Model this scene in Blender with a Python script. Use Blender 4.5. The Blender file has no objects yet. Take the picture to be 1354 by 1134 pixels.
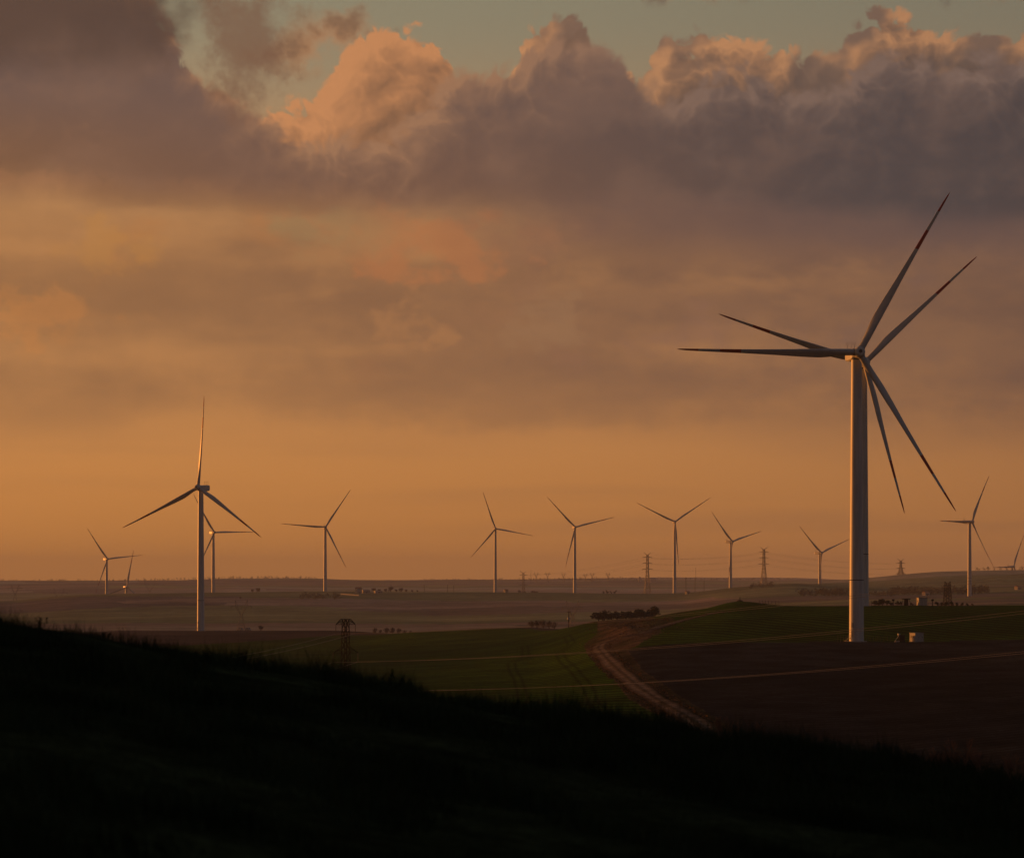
import bpy, bmesh, math, random
import numpy as np
from mathutils import Vector, Matrix

# ------------------------------------------------------------------ camera, sky, sun, exposure
scene = bpy.context.scene
COL = scene.collection
R = math.radians
random.seed(7)
RNG = np.random.default_rng(11)

EYE_Z = 60.0                      # height of the lens above the datum
FPX = 85.0 / 36.0 * 1354.0        # focal length in photograph pixels
HORIZON = 768.0

cam_data = bpy.data.cameras.new("camera")
cam_data.lens = 85.0
cam_data.sensor_width = 36.0
cam_data.shift_y = (HORIZON - 567.0) / 1354.0
cam_data.clip_start = 0.5
cam_data.clip_end = 60000.0
cam_data.dof.use_dof = True
cam_data.dof.focus_distance = 900.0
cam_data.dof.aperture_fstop = 1.8
cam = bpy.data.objects.new("camera", cam_data)
cam.location = (0, 0, EYE_Z)
cam.rotation_euler = (R(90), 0, 0)
COL.objects.link(cam)
scene.camera = cam

SUN_AZ = R(-54.0)                 # left of the viewing direction, ahead of the camera
SUN_EL = R(2.6)
sun_dir = Vector((math.sin(SUN_AZ) * math.cos(SUN_EL), math.cos(SUN_AZ) * math.cos(SUN_EL), math.sin(SUN_EL)))

vs = scene.view_settings
vs.view_transform = 'Standard'
vs.look = 'None'
vs.gamma = 1.0
vs.exposure = 0.0
vs.use_curve_mapping = False
scene.cycles.volume_bounces = 0
scene.cycles.max_bounces = 4
scene.cycles.diffuse_bounces = 2
scene.cycles.glossy_bounces = 2
scene.cycles.use_denoising = True
scene.cycles.use_adaptive_sampling = True
scene.cycles.adaptive_threshold = 0.015
scene.cycles.adaptive_min_samples = 8


def lin(r, g, b):
    return tuple(((c / 255.0) / 12.92 if c <= 10.31 else ((c / 255.0 + 0.055) / 1.055) ** 2.4) for c in (r, g, b))


class S:
    """A float socket with arithmetic."""
    def __init__(self, nt, sock):
        self.nt, self.s = nt, sock

    def _m(self, op, *args, clamp=False):
        n = self.nt.nodes.new('ShaderNodeMath')
        n.operation = op
        n.use_clamp = clamp
        for i, a in enumerate((self,) + args):
            if isinstance(a, S):
                self.nt.links.new(a.s, n.inputs[i])
            else:
                n.inputs[i].default_value = float(a)
        return S(self.nt, n.outputs[0])

    def __add__(self, o): return self._m('ADD', o)
    __radd__ = __add__
    def __mul__(self, o): return self._m('MULTIPLY', o)
    __rmul__ = __mul__
    def __sub__(self, o): return self._m('SUBTRACT', o)
    def __rsub__(self, o): return (self * -1.0) + o
    def __truediv__(self, o): return self._m('DIVIDE', o)
    def pow(self, e): return self._m('POWER', e)
    def exp(self): return self._m('EXPONENT')
    def min(self, o): return self._m('MINIMUM', o)
    def max(self, o): return self._m('MAXIMUM', o)
    def abs(self): return self._m('ABSOLUTE')

    def ss(self, a, b, lo=0.0, hi=1.0):
        n = self.nt.nodes.new('ShaderNodeMapRange')
        n.interpolation_type = 'SMOOTHSTEP'
        self.nt.links.new(self.s, n.inputs[0])
        for i, v in zip((1, 2, 3, 4), (a, b, lo, hi)):
            n.inputs[i].default_value = v
        return S(self.nt, n.outputs[0])

    def curve(self, pts, x0, x1, y0, y1, smooth=True):
        n = self.nt.nodes.new('ShaderNodeFloatCurve')
        c = n.mapping.curves[0]
        n.mapping.extend = 'HORIZONTAL'
        P = [((x - x0) / (x1 - x0), (y - y0) / (y1 - y0)) for x, y in pts]
        c.points[0].location = P[0]
        c.points[1].location = P[-1]
        for p in P[1:-1]:
            c.points.new(*p)
        for p in c.points:
            p.handle_type = 'AUTO_CLAMPED' if smooth else 'VECTOR'
        n.mapping.update()
        t = (self - x0) / (x1 - x0)
        t = t.max(0.0).min(1.0)
        self.nt.links.new(t.s, n.inputs['Value'])
        return S(self.nt, n.outputs[0]) * (y1 - y0) + y0


def vec(nt, x, y, z):
    n = nt.nodes.new('ShaderNodeCombineXYZ')
    for i, a in enumerate((x, y, z)):
        if isinstance(a, S):
            nt.links.new(a.s, n.inputs[i])
        else:
            n.inputs[i].default_value = float(a)
    return n.outputs[0]


def seeded(nt, x, y, seed):
    return vec(nt, x + seed * 13.7, y + seed * 7.3, 0.0)


def noise(nt, v, scale, detail=5.0, rough=0.55, distort=0.0, lac=2.0):
    n = nt.nodes.new('ShaderNodeTexNoise')
    n.noise_dimensions = '2D'
    n.inputs['Scale'].default_value = scale
    n.inputs['Detail'].default_value = detail
    n.inputs['Roughness'].default_value = rough
    n.inputs['Lacunarity'].default_value = lac
    n.inputs['Distortion'].default_value = distort
    nt.links.new(v, n.inputs['Vector'])
    return S(nt, n.outputs[0])


def billow(nt, v, scale):
    def cell(sc):
        n = nt.nodes.new('ShaderNodeTexVoronoi')
        n.feature = 'F1'
        n.voronoi_dimensions = '2D'
        n.inputs['Scale'].default_value = sc
        nt.links.new(v, n.inputs['Vector'])
        d = S(nt, n.outputs['Distance'])
        return d * d
    return 1.0 - cell(scale) - cell(scale * 2.3) * 0.45 - cell(scale * 5.1) * 0.20


def mixc(nt, f, a, b, mode='MIX'):
    n = nt.nodes.new('ShaderNodeMix')
    n.data_type = 'RGBA'
    n.blend_type = mode
    n.clamp_factor = True
    for sock, val in ((n.inputs[0], f), (n.inputs[6], a), (n.inputs[7], b)):
        if isinstance(val, S):
            nt.links.new(val.s, sock)
        elif isinstance(val, bpy.types.NodeSocket):
            nt.links.new(val, sock)
        elif isinstance(val, tuple):
            sock.default_value = val + (1.0,)
        else:
            sock.default_value = val
    return n.outputs[2]


def build_world():
    w = bpy.data.worlds.new("World")
    scene.world = w
    w.use_nodes = True
    w.cycles.sampling_method = 'MANUAL'
    w.cycles.sample_map_resolution = 256
    nt = w.node_tree
    nt.nodes.clear()
    out = nt.nodes.new('ShaderNodeOutputWorld')
    bg = nt.nodes.new('ShaderNodeBackground')
    nt.links.new(bg.outputs[0], out.inputs[0])

    tc = nt.nodes.new('ShaderNodeTexCoord')
    sep = nt.nodes.new('ShaderNodeSeparateXYZ')
    nt.links.new(tc.outputs['Generated'], sep.inputs[0])
    dx, dy, dz = (S(nt, sep.outputs[i]) for i in range(3))
    az = dx._m('ARCTAN2', dy)
    el = dz.max(-1.0).min(1.0)._m('ARCSINE')
    # angles about the viewpoint in units of 1.79 degrees
    U = az * (FPX / 100.0)
    V = el * (FPX / 100.0)
    toward = (az - SUN_AZ)._m('COSINE')           # 1 towards the sun, -1 away from it
    warm = toward.ss(-0.28, 0.93)

    # ---- clear air
    sky = nt.nodes.new('ShaderNodeTexSky')
    sky.sky_type = 'NISHITA'
    sky.sun_disc = False
    sky.sun_elevation = SUN_EL
    sky.sun_rotation = SUN_AZ
    sky.altitude = 100.0
    sky.air_density = 1.6
    sky.dust_density = 4.0
    sky.ozone_density = 1.0
    nish = mixc(nt, 1.0, sky.outputs[0], (0.010, 0.010, 0.010), 'MULTIPLY')

    f0 = V.ss(0.0, 3.6)
    f1 = V.ss(4.0, 7.6)
    f2 = V.ss(8.0, 30.0)
    low = mixc(nt, warm, lin(62, 56, 60), lin(206, 134, 64))
    mid = mixc(nt, warm, lin(56, 54, 60), lin(208, 144, 86))
    high = mixc(nt, warm, lin(58, 63, 70), lin(146, 136, 110))
    top = mixc(nt, warm, lin(62, 76, 94), lin(80, 90, 100))
    c = mixc(nt, f0, low, mid)
    c = mixc(nt, f1, c, high)
    c = mixc(nt, f2, c, top)
    c = mixc(nt, 1.0, c, nish, 'ADD')

    # ---- thin uneven veil below the cloud deck
    n1 = noise(nt, seeded(nt, U * 0.22, V * 0.85, 3.1), 1.0, 5, 0.52)
    n2 = noise(nt, seeded(nt, U * 0.9 + n1 * 0.8, V * 1.25, 9.7), 1.0, 5, 0.58)
    base = noise(nt, seeded(nt, U * 0.10, V * 0.25, 5.0), 1.0, 2, 0.5)
    edge = V + (base - 0.5) * 1.1 + (n1 - 0.5) * 0.7
    win = edge.ss(1.3, 3.0)
    stk = noise(nt, seeded(nt, U * 0.75, V * 1.35, 91.0), 1.0, 6, 0.6)
    veil = (1.0 - V.ss(5.0, 6.4)) * win * (n1.ss(0.34, 0.64) * 0.32 + stk.ss(0.34, 0.66) * 0.13 + 0.42)
    vcol = mixc(nt, U.ss(-8.0, 8.0), lin(150, 106, 70), lin(116, 87, 75))
    vcol = mixc(nt, warm, lin(52, 49, 50), vcol)
    c = mixc(nt, veil, c, vcol)
    # low streak near the horizon
    st = noise(nt, seeded(nt, U * 0.10, V * 1.9, 1.7), 1.0, 3, 0.5)
    c = mixc(nt, st.ss(0.50, 0.75) * V.ss(0.2, 0.8) * (1.0 - V.ss(1.8, 3.0)) * 0.16, c, vcol)
    # warm wisps catching the sun inside the veil
    wis = (n2 * 0.6 + stk * 0.4).ss(0.47, 0.66) * edge.ss(2.3, 3.0) * (1.0 - V.ss(4.7, 5.3))
    wis = wis * noise(nt, seeded(nt, U * 0.40, V * 0.7, 21.0), 1.0, 2, 0.5).ss(0.46, 0.62)
    wcol = mixc(nt, U.ss(-8.0, 6.0), lin(192, 126, 66), lin(142, 100, 78))
    wcol = mixc(nt, warm, lin(92, 86, 88), wcol)
    c = mixc(nt, wis * 0.7, c, wcol)

    nf = noise(nt, seeded(nt, U * 0.8, V * 1.1, 81.0), 2.0, 5, 0.6)
    # long flat bands of thicker veil
    for x, y, rx, ry, op in ((150, 386, 340, 30, 0.50), (930, 334, 330, 38, 0.50), (640, 516, 420, 44, 0.30), (1290, 430, 260, 110, 0.35), (330, 262, 420, 24, 0.35), (560, 372, 240, 22, 0.30)):
        ex = ((U - (x - 677) / 100.0) * (100.0 / rx)).pow(2.0) + ((V - (768 - y) / 100.0 + (n1 - 0.5) * 0.5) * (100.0 / ry)).pow(2.0)
        c = mixc(nt, (1.0 - ex * 0.55 + (nf - 0.5) * 1.3).ss(0.0, 0.9) * op, c, vcol)
    # a few soft lit heads and a bluish thinning in the veil
    for x, y, rx, ry, op, cl in ((570, 322, 120, 46, 0.55, (182, 114, 70)), (440, 312, 95, 30, 0.45, (150, 122, 84)), (550, 428, 48, 36, 0.60, (170, 118, 76)),
                                 (722, 424, 52, 46, 0.55, (152, 112, 80)), (700, 318, 40, 26, 0.5, (164, 112, 76)), (40, 425, 90, 40, 0.5, (192, 126, 70)), (150, 330, 80, 34, 0.45, (186, 128, 68))):
        ex = ((U - (x - 677) / 100.0) * (100.0 / rx)).pow(2.0) + ((V - (768 - y) / 100.0) * (100.0 / ry)).pow(2.0)
        c = mixc(nt, (nf * 2.2 - ex * 0.34).ss(0.62, 1.15) * op, c, lin(*cl))

    # ---- heaped clouds: each layer has a ragged top line and a soft base
    def heap(pts, seed, amp, scale, U_, V_, mid_amp):
        q = seeded(nt, U_, V_, seed)
        big = noise(nt, q, 0.8 * scale, 2, 0.5) - 0.5
        fine = noise(nt, q, 3.0 * scale, 4, 0.6) - 0.5
        bil = billow(nt, seeded(nt, U_ + big * 0.9 + fine * 0.12, V_ + big * 0.7 - fine * 0.12, seed), 1.7 * scale) - 0.70
        tl = (U_ + big * mid_amp).curve(pts, -14.0, 14.0, -2.0, 14.0)
        return tl - V_ + bil * amp + big * mid_amp + fine * amp * 0.5

    def layer(c, pts, seed, amp, scale, soft, lit, dark, k, base_fn=None, op=1.0, off=(-0.15, 0.17), mid_amp=0.3, relief=0.25):
        d = heap(pts, seed, amp, scale, U, V, mid_amp)
        ds = heap(pts, seed, amp, scale, U + off[0], V + off[1], mid_amp)
        a = d.ss(0.0, soft)
        if base_fn is not None:
            a = a * base_fn
        light = (ds.max(0.0) * (k * -1.0)).exp()
        # relief inside the mass: the side of each billow that faces the sun is lighter
        rel = ((d - ds - off[1]) * 2.2).max(-1.0).min(1.0)
        light = (light + rel * relief).max(0.0).min(1.0)
        col = mixc(nt, light, dark, lit)
        return mixc(nt, a * op, c, col)

    px = lambda L: [((x - 677) / 100.0, (768 - y) / 100.0) for x, y in L]
    patch = noise(nt, seeded(nt, U * 0.9, V * 1.1, 71.0), 1.0, 3, 0.5).ss(0.40, 0.60)
    lit_r = mixc(nt, patch, lin(134, 104, 84), lin(206, 146, 98))
    lit_c = mixc(nt, warm, lin(76, 70, 70), mixc(nt, U.ss(-1.2, 0.6), lin(208, 142, 92), lit_r))
    lit_o = mixc(nt, warm, lin(72, 66, 66), lin(190, 128, 82))
    dark_far = mixc(nt, U.ss(-3.0, 4.0), lin(140, 100, 72), lin(112, 90, 78))
    dark_far = mixc(nt, warm, lin(52, 52, 55), dark_far)

    # broken patches high up
    hp = noise(nt, seeded(nt, U * 0.5, V * 1.1, 37.0), 1.0, 4, 0.56)
    hm = hp.ss(0.50, 0.64) * V.ss(7.75, 8.4) * (1.0 - V.ss(20.0, 40.0))
    c = mixc(nt, hm * 0.7, c, lit_o)
    # small loose puffs
    pq = noise(nt, seeded(nt, U, V, 61.0), 1.7, 5, 0.60)
    for cu, cv, ru, rv, tilt in ((-2.50, 6.98, 0.80, 0.40, 0.25), (2.45, 7.72, 0.95, 0.24, 0.0), (6.6, 7.68, 0.75, 0.30, 0.1)):
        ex = ((U - cu) / ru).pow(2.0) + ((V - cv - (U - cu) * tilt) / rv).pow(2.0)
        c = mixc(nt, (pq - ex * 0.20).ss(0.18, 0.55) * 0.85, c, mixc(nt, pq.ss(0.35, 0.62), lit_o, dark_far))

    # far sunlit towers
    far_pts = px([(-600, 220), (250, 235), (335, 165), (380, 140), (418, 136), (440, 104), (464, 66), (490, 48), (540, 46), (566, 56),
                  (586, 74), (600, 108), (640, 130), (676, 92), (694, 50), (712, 30), (752, 30), (780, 58), (804, 90), (850, 104), (872, 62), (930, 56),
                  (985, 66), (1040, 74), (1090, 88), (1130, 40), (1170, 28), (1205, 46), (1245, 62), (1300, 55), (1354, 66), (1900, 90)])
    base_a = V.ss(4.8, 5.6)
    c = layer(c, far_pts, 2.3, 0.36, 1.6, 0.13, lit_c, dark_far, U.ss(-1.5, 1.0, 1.5, 3.4), base_a, mid_amp=0.16, relief=0.34)

    # main deck, in shade
    dk = mixc(nt, V.ss(4.7, 6.6), lin(127, 92, 72), lin(116, 91, 80))
    dk = mixc(nt, U.ss(-2.0, 5.5), dk, lin(92, 79, 76))
    dk = mixc(nt, (1.0 - U.ss(-7.5, -2.5)) * (1.0 - V.ss(5.0, 6.6)) * 0.75, dk, lin(134, 94, 64))
    dk = mixc(nt, warm, lin(46, 46, 50), dk)
    mott = noise(nt, seeded(nt, U * 0.6, V * 0.9, 14.0), 1.0, 5, 0.52)
    dk = mixc(nt, mott.ss(0.42, 0.70) * 0.32, dk, mixc(nt, warm, lin(84, 80, 84), lin(146, 108, 84)))
    bot = U.curve(px([(-700, 255), (0, 262), (180, 276), (480, 286), (700, 290), (860, 292), (930, 300), (1354, 330), (2077, 330)]),
                  -14.0, 14.0, -2.0, 14.0)
    bn = noise(nt, seeded(nt, U * 0.25, V * 0.7, 8.0), 1.0, 4, 0.5) - 0.5
    base_m = (V - bot + bn * 0.5 + (stk - 0.5) * 0.3).ss(-0.25, 0.45)
    deck_pts = px([(-600, -120), (-200, -90), (120, -60), (225, 40), (280, 112), (335, 142), (380, 172), (430, 186), (490, 182), (530, 160), (570, 120), (602, 98),
                   (650, 92), (680, 82), (708, 64), (760, 60), (800, 64), (826, 86), (850, 122), (895, 128), (945, 102), (985, 96), (1030, 126),
                   (1085, 124), (1130, 100), (1180, 84), (1240, 96), (1300, 92), (1354, 96), (1900, 60)])
    c = layer(c, deck_pts, 6.9, 0.36, 1.5, 0.24, mixc(nt, warm, lin(92, 88, 90), mixc(nt, U.ss(-1.0, 3.0), lin(166, 120, 86), lin(134, 104, 86))), dk, 4.2, base_m, mid_amp=0.22, relief=0.16)
    # lower skirt of the deck on the right, thinner
    sk = (V - bot + bn * 0.7).ss(-0.75, 0.05) * (1.0 - (V - bot).ss(0.1, 0.5)) * U.ss(-1.5, 2.5)
    c = mixc(nt, sk * 0.62, c, mixc(nt, warm, lin(70, 70, 76), lin(116, 86, 74)))

    # nearest dark mass, upper left
    dk2 = mixc(nt, warm, lin(44, 44, 48), lin(90, 69, 58))
    qn = noise(nt, seeded(nt, U * 0.8, V * 0.9, 41.0), 0.9, 5, 0.58) - 0.5
    near = (U * -1.0 - 4.15 + (V - 7.0) * 0.25 + qn * 1.7).ss(-0.15, 0.5) * (V + qn * 1.4).ss(6.0, 7.2)
    c = mixc(nt, near * 0.85, c, dk2)
    wq = noise(nt, seeded(nt, U, V, 52.0), 1.5, 6, 0.62)
    ex = ((U + 3.62) / 0.70).pow(2.0) + ((V - 6.9) / 0.85).pow(2.0)
    wp = (wq - ex * 0.26).ss(0.18, 0.52)
    c = mixc(nt, wp * 0.75, c, mixc(nt, warm, lin(70, 70, 76), lin(124, 88, 66)))

    # under the horizon: the same dusky air
    c = mixc(nt, V.ss(-0.5, -6.0), c, mixc(nt, warm, lin(50, 46, 44), lin(80, 58, 40)))
    nt.links.new(c, bg.inputs['Color'])
    bg.inputs['Strength'].default_value = 1.0
    return w


build_world()

sun = bpy.data.lights.new("sun", 'SUN')
sun.energy = 4.0
sun.angle = R(0.53)
sun.color = (1.0, 0.32, 0.055)
sun_ob = bpy.data.objects.new("sun", sun)
sun_ob.rotation_euler = sun_dir.to_track_quat('Z', 'Y').to_euler()
sun_ob.location = (0, 0, 300)
COL.objects.link(sun_ob)


# ------------------------------------------------------------------ helpers
def mk(name, verts, faces, mats, parent=None, midx=None, smooth=False):
    me = bpy.data.meshes.new(name)
    me.from_pydata([tuple(v) for v in verts], [], [tuple(f) for f in faces])
    for m in (mats if isinstance(mats, (list, tuple)) else [mats]):
        me.materials.append(m)
    if midx is not None:
        me.polygons.foreach_set('material_index', midx)
    if smooth:
        me.polygons.foreach_set('use_smooth', [True] * len(me.polygons))
    me.update()
    o = bpy.data.objects.new(name, me)
    COL.objects.link(o)
    o.parent = parent
    return o


def mk_np(name, V, F, mats, smooth=True, colors=None, midx=None):
    """Fast mesh from arrays; F is (n,3) or (n,4)."""
    me = bpy.data.meshes.new(name)
    V = np.asarray(V, dtype=np.float32)
    F = np.asarray(F, dtype=np.int32)
    n, k = F.shape
    me.vertices.add(len(V))
    me.vertices.foreach_set('co', V.ravel())
    me.loops.add(n * k)
    me.loops.foreach_set('vertex_index', F.ravel())
    me.polygons.add(n)
    me.polygons.foreach_set('loop_start', np.arange(0, n * k, k, dtype=np.int32))
    me.polygons.foreach_set('use_smooth', np.full(n, smooth))
    for m in (mats if isinstance(mats, (list, tuple)) else [mats]):
        me.materials.append(m)
    if midx is not None:
        me.polygons.foreach_set('material_index', midx)
    if colors is not None:
        ca = me.color_attributes.new('soil', 'FLOAT_COLOR', 'POINT')
        rgba = np.ones((len(V), 4), dtype=np.float32)
        rgba[:, :3] = colors
        ca.data.foreach_set('color', rgba.ravel())
    me.update(calc_edges=True)
    me.validate()
    o = bpy.data.objects.new(name, me)
    COL.objects.link(o)
    return o


def thing(name, label, cat, loc=(0, 0, 0), rz=0.0, group=None):
    o = bpy.data.objects.new(name, None)
    o.empty_display_size = 1.0
    COL.objects.link(o)
    o.location = loc
    o.rotation_euler = (0, 0, rz)
    return tag(o, label, cat, group)


def tag(o, label, cat, group=None):
    o['label'] = label
    o['category'] = cat
    if group:
        o['group'] = group
    return o


def copy_tree(o, parent=None):
    c = o.copy()
    COL.objects.link(c)
    c.parent = parent
    for ch in [k for k in o.children]:
        copy_tree(ch, c)
    return c


class MB:
    """Collects bars, boxes and tubes into one mesh."""
    def __init__(self):
        self.v, self.f = [], []

    def bar(self, a, b, w, w2=None, n=4):
        a, b = Vector(a), Vector(b)
        w2 = w if w2 is None else w2
        d = (b - a).normalized()
        u = d.cross(Vector((0, 0, 1)) if abs(d.z) < 0.95 else Vector((1, 0, 0))).normalized()
        t = d.cross(u)
        i = len(self.v)
        for p, ww in ((a, w), (b, w2)):
            for k in range(n):
                an = 2 * math.pi * (k + 0.5) / n
                self.v.append(p + (u * math.cos(an) + t * math.sin(an)) * ww * 0.7071)
        for k in range(n):
            self.f.append((i + k, i + (k + 1) % n, i + n + (k + 1) % n, i + n + k))
        self.f.append(tuple(i + k for k in reversed(range(n))))
        self.f.append(tuple(i + n + k for k in range(n)))
        return self

    def tube(self, pts, r, n=5):
        i0 = len(self.v)
        pts = [Vector(p) for p in pts]
        for j, p in enumerate(pts):
            d = (pts[min(j + 1, len(pts) - 1)] - pts[max(j - 1, 0)]).normalized()
            u = d.cross(Vector((0, 0, 1)) if abs(d.z) < 0.95 else Vector((1, 0, 0))).normalized()
            t = d.cross(u)
            rr = r[j] if isinstance(r, (list, tuple)) else r
            for k in range(n):
                an = 2 * math.pi * k / n
                self.v.append(p + (u * math.cos(an) + t * math.sin(an)) * rr)
        for j in range(len(pts) - 1):
            for k in range(n):
                a = i0 + j * n + k
                b = i0 + j * n + (k + 1) % n
                self.f.append((a, b, b + n, a + n))
        self.f.append(tuple(i0 + k for k in reversed(range(n))))
        e = i0 + (len(pts) - 1) * n
        self.f.append(tuple(e + k for k in range(n)))
        return self

    def box(self, x0, x1, y0, y1, z0, z1, bev=0.0):
        i = len(self.v)
        b = bev
        if b <= 0:
            self.v += [Vector(p) for p in ((x0, y0, z0), (x1, y0, z0), (x1, y1, z0), (x0, y1, z0), (x0, y0, z1), (x1, y0, z1), (x1, y1, z1), (x0, y1, z1))]
            self.f += [tuple(i + k for k in q) for q in ((3, 2, 1, 0), (4, 5, 6, 7), (0, 1, 5, 4), (1, 2, 6, 5), (2, 3, 7, 6), (3, 0, 4, 7))]
            return self
        bm = bmesh.new()
        bmesh.ops.create_cube(bm, size=1.0)
        for v in bm.verts:
            v.co = Vector(((x0 + x1) / 2 + v.co.x * (x1 - x0), (y0 + y1) / 2 + v.co.y * (y1 - y0), (z0 + z1) / 2 + v.co.z * (z1 - z0)))
        bmesh.ops.bevel(bm, geom=list(bm.edges), offset=b, segments=2, profile=0.6, affect='EDGES')
        bm.verts.index_update()
        self.v += [v.co.copy() for v in bm.verts]
        self.f += [tuple(i + v.index for v in f.verts) for f in bm.faces]
        bm.free()
        return self

    def poly(self, pts):
        i = len(self.v)
        self.v += [Vector(p) for p in pts]
        self.f.append(tuple(range(i, i + len(pts))))
        return self

    def lathe(self, prof, n=24, axis='z', cap=True):
        i = len(self.v)
        for r, h in prof:
            for k in range(n):
                a = 2 * math.pi * k / n
                p = (r * math.cos(a), r * math.sin(a), h)
                self.v.append(Vector(p) if axis == 'z' else Vector((p[0], p[2], -p[1])))
        for j in range(len(prof) - 1):
            for k in range(n):
                a = i + j * n + k
                b = i + j * n + (k + 1) % n
                self.f.append((a, b, b + n, a + n))
        if cap:
            self.f.append(tuple(i + k for k in reversed(range(n))))
            e = i + (len(prof) - 1) * n
            self.f.append(tuple(e + k for k in range(n)))
        return self

    def build(self, name, mats, parent=None, smooth=False, midx=None):
        o = mk(name, self.v, self.f, mats, parent, midx, smooth)
        if smooth:
            me = o.data
            bm = bmesh.new()
            bm.from_mesh(me)
            for e in bm.edges:
                if len(e.link_faces) == 2 and e.calc_face_angle(0) > R(40):
                    e.smooth = False
            bm.to_mesh(me)
            bm.free()
        return o


# ------------------------------------------------------------------ materials
def material(name, base, rough=0.8, spec=0.3, noise_scale=None, amount=0.25, bump=0.0, bump_scale=None, coord='Object', metal=0.0, stretch=None):
    m = bpy.data.materials.new(name)
    m.use_nodes = True
    nt = m.node_tree
    b = nt.nodes['Principled BSDF']
    b.inputs['Base Color'].default_value = tuple(base) + (1.0,)
    b.inputs['Roughness'].default_value = rough
    b.inputs['Metallic'].default_value = metal
    b.inputs['Specular IOR Level'].default_value = spec
    if noise_scale:
        tc = nt.nodes.new('ShaderNodeTexCoord')
        v = tc.outputs[coord]
        if stretch:
            mp = nt.nodes.new('ShaderNodeMapping')
            mp.inputs['Scale'].default_value = stretch
            nt.links.new(v, mp.inputs[0])
            v = mp.outputs[0]
        n = nt.nodes.new('ShaderNodeTexNoise')
        n.inputs['Scale'].default_value = noise_scale
        n.inputs['Detail'].default_value = 6
        nt.links.new(v, n.inputs['Vector'])
        lo = tuple(c * (1 - amount) for c in base)
        hi = tuple(c * (1 + amount) for c in base)
        c = mixc(nt, S(nt, n.outputs[0]).ss(0.3, 0.7), lo, hi)
        nt.links.new(c, b.inputs['Base Color'])
        if bump:
            bp = nt.nodes.new('ShaderNodeBump')
            bp.inputs['Strength'].default_value = bump
            bp.inputs['Distance'].default_value = 0.05
            n2 = nt.nodes.new('ShaderNodeTexNoise')
            n2.inputs['Scale'].default_value = bump_scale or noise_scale * 4
            nt.links.new(v, n2.inputs['Vector'])
            nt.links.new(n2.outputs[0], bp.inputs['Height'])
            nt.links.new(bp.outputs[0], b.inputs['Normal'])
    return m


def soil_material(name, noise_scale, amount, bump_d, fine=None, row_dir=None, row_w=None, row_amt=0.0):
    """Ground: field colour from the sheet, broken up by noise in metres, with real relief from a bump."""
    m = bpy.data.materials.new(name)
    m.use_nodes = True
    nt = m.node_tree
    b = nt.nodes['Principled BSDF']
    b.inputs['Roughness'].default_value = 0.95
    b.inputs['Specular IOR Level'].default_value = 0.0
    at = nt.nodes.new('ShaderNodeAttribute')
    at.attribute_name = 'soil'
    tc = nt.nodes.new('ShaderNodeTexCoord')

    def tex(sc, det=6, rough=0.6):
        n = nt.nodes.new('ShaderNodeTexNoise')
        n.inputs['Scale'].default_value = sc
        n.inputs['Detail'].default_value = det
        n.inputs['Roughness'].default_value = rough
        nt.links.new(tc.outputs['Object'], n.inputs['Vector'])
        return S(nt, n.outputs[0])
    a = tex(noise_scale)
    f = a.ss(0.3, 0.7, 1.0 - amount, 1.0 + amount)
    h = a
    if fine:
        g = tex(fine, 4, 0.7)
        f = f * g.ss(0.3, 0.72, 1.0 - amount * 0.9, 1.0 + amount * 0.9)
        h = h + g * 0.6
    if row_dir is not None:
        sp = nt.nodes.new('ShaderNodeSeparateXYZ')
        nt.links.new(tc.outputs['Object'], sp.inputs[0])
        x, y = S(nt, sp.outputs[0]), S(nt, sp.outputs[1])
        ph = (x * row_dir[0] + y * row_dir[1] + (a - 0.5) * row_w * 0.8) * (2 * math.pi / row_w)
        row = ph._m('SINE')
        f = f * (row * row_amt + 1.0)
    n = nt.nodes.new('ShaderNodeMix')
    n.data_type = 'RGBA'
    n.blend_type = 'MULTIPLY'
    n.inputs[0].default_value = 1.0
    nt.links.new(at.outputs['Color'], n.inputs[6])
    nt.links.new(vec(nt, f, f, f), n.inputs[7])
    nt.links.new(n.outputs[2], b.inputs['Base Color'])
    bp = nt.nodes.new('ShaderNodeBump')
    bp.inputs['Strength'].default_value = 0.7
    bp.inputs['Distance'].default_value = bump_d
    nt.links.new(h.s, bp.inputs['Height'])
    nt.links.new(bp.outputs[0], b.inputs['Normal'])
    return m


M = {}
M['white'] = material('white_tower_paint', (0.52, 0.52, 0.50), 0.45, 0.35, 0.9, 0.14, stretch=(1, 1, 0.08))
M['blade'] = material('pale_grey_blade_gelcoat', (0.40, 0.40, 0.39), 0.42, 0.4, 0.3, 0.06)
M['red'] = material('red_warning_paint', (0.34, 0.016, 0.010), 0.45, 0.35, 0.4, 0.15)
M['seam'] = material('dark_joint', (0.05, 0.05, 0.05), 0.7)
M['steel'] = material('galvanised_steel', (0.16, 0.155, 0.15), 0.6, 0.4, 0.6, 0.25, metal=0.3)
M['steel_dark'] = material('weathered_steel', (0.016, 0.016, 0.016), 0.9, 0.05, 0.6, 0.25)
M['wire'] = material('aluminium_cable', (0.26, 0.24, 0.22), 0.42, 0.5, metal=0.4)
M['glass'] = material('window_glass', (0.03, 0.03, 0.035), 0.12, 0.5)
M['insul'] = material('brown_insulator', (0.06, 0.04, 0.03), 0.4)
M['kiosk'] = material('pale_kiosk_paint', (0.38, 0.37, 0.34), 0.6, 0.3, 2.0, 0.12)
M['render'] = material('white_plaster', (0.45, 0.42, 0.38), 0.85, 0.2, 1.0, 0.12)
M['tile'] = material('clay_roof', (0.22, 0.10, 0.06), 0.85, 0.2, 1.0, 0.25)
M['grey_roof'] = material('grey_roof_sheet', (0.20, 0.19, 0.18), 0.6, 0.3, 1.0, 0.2)
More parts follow.
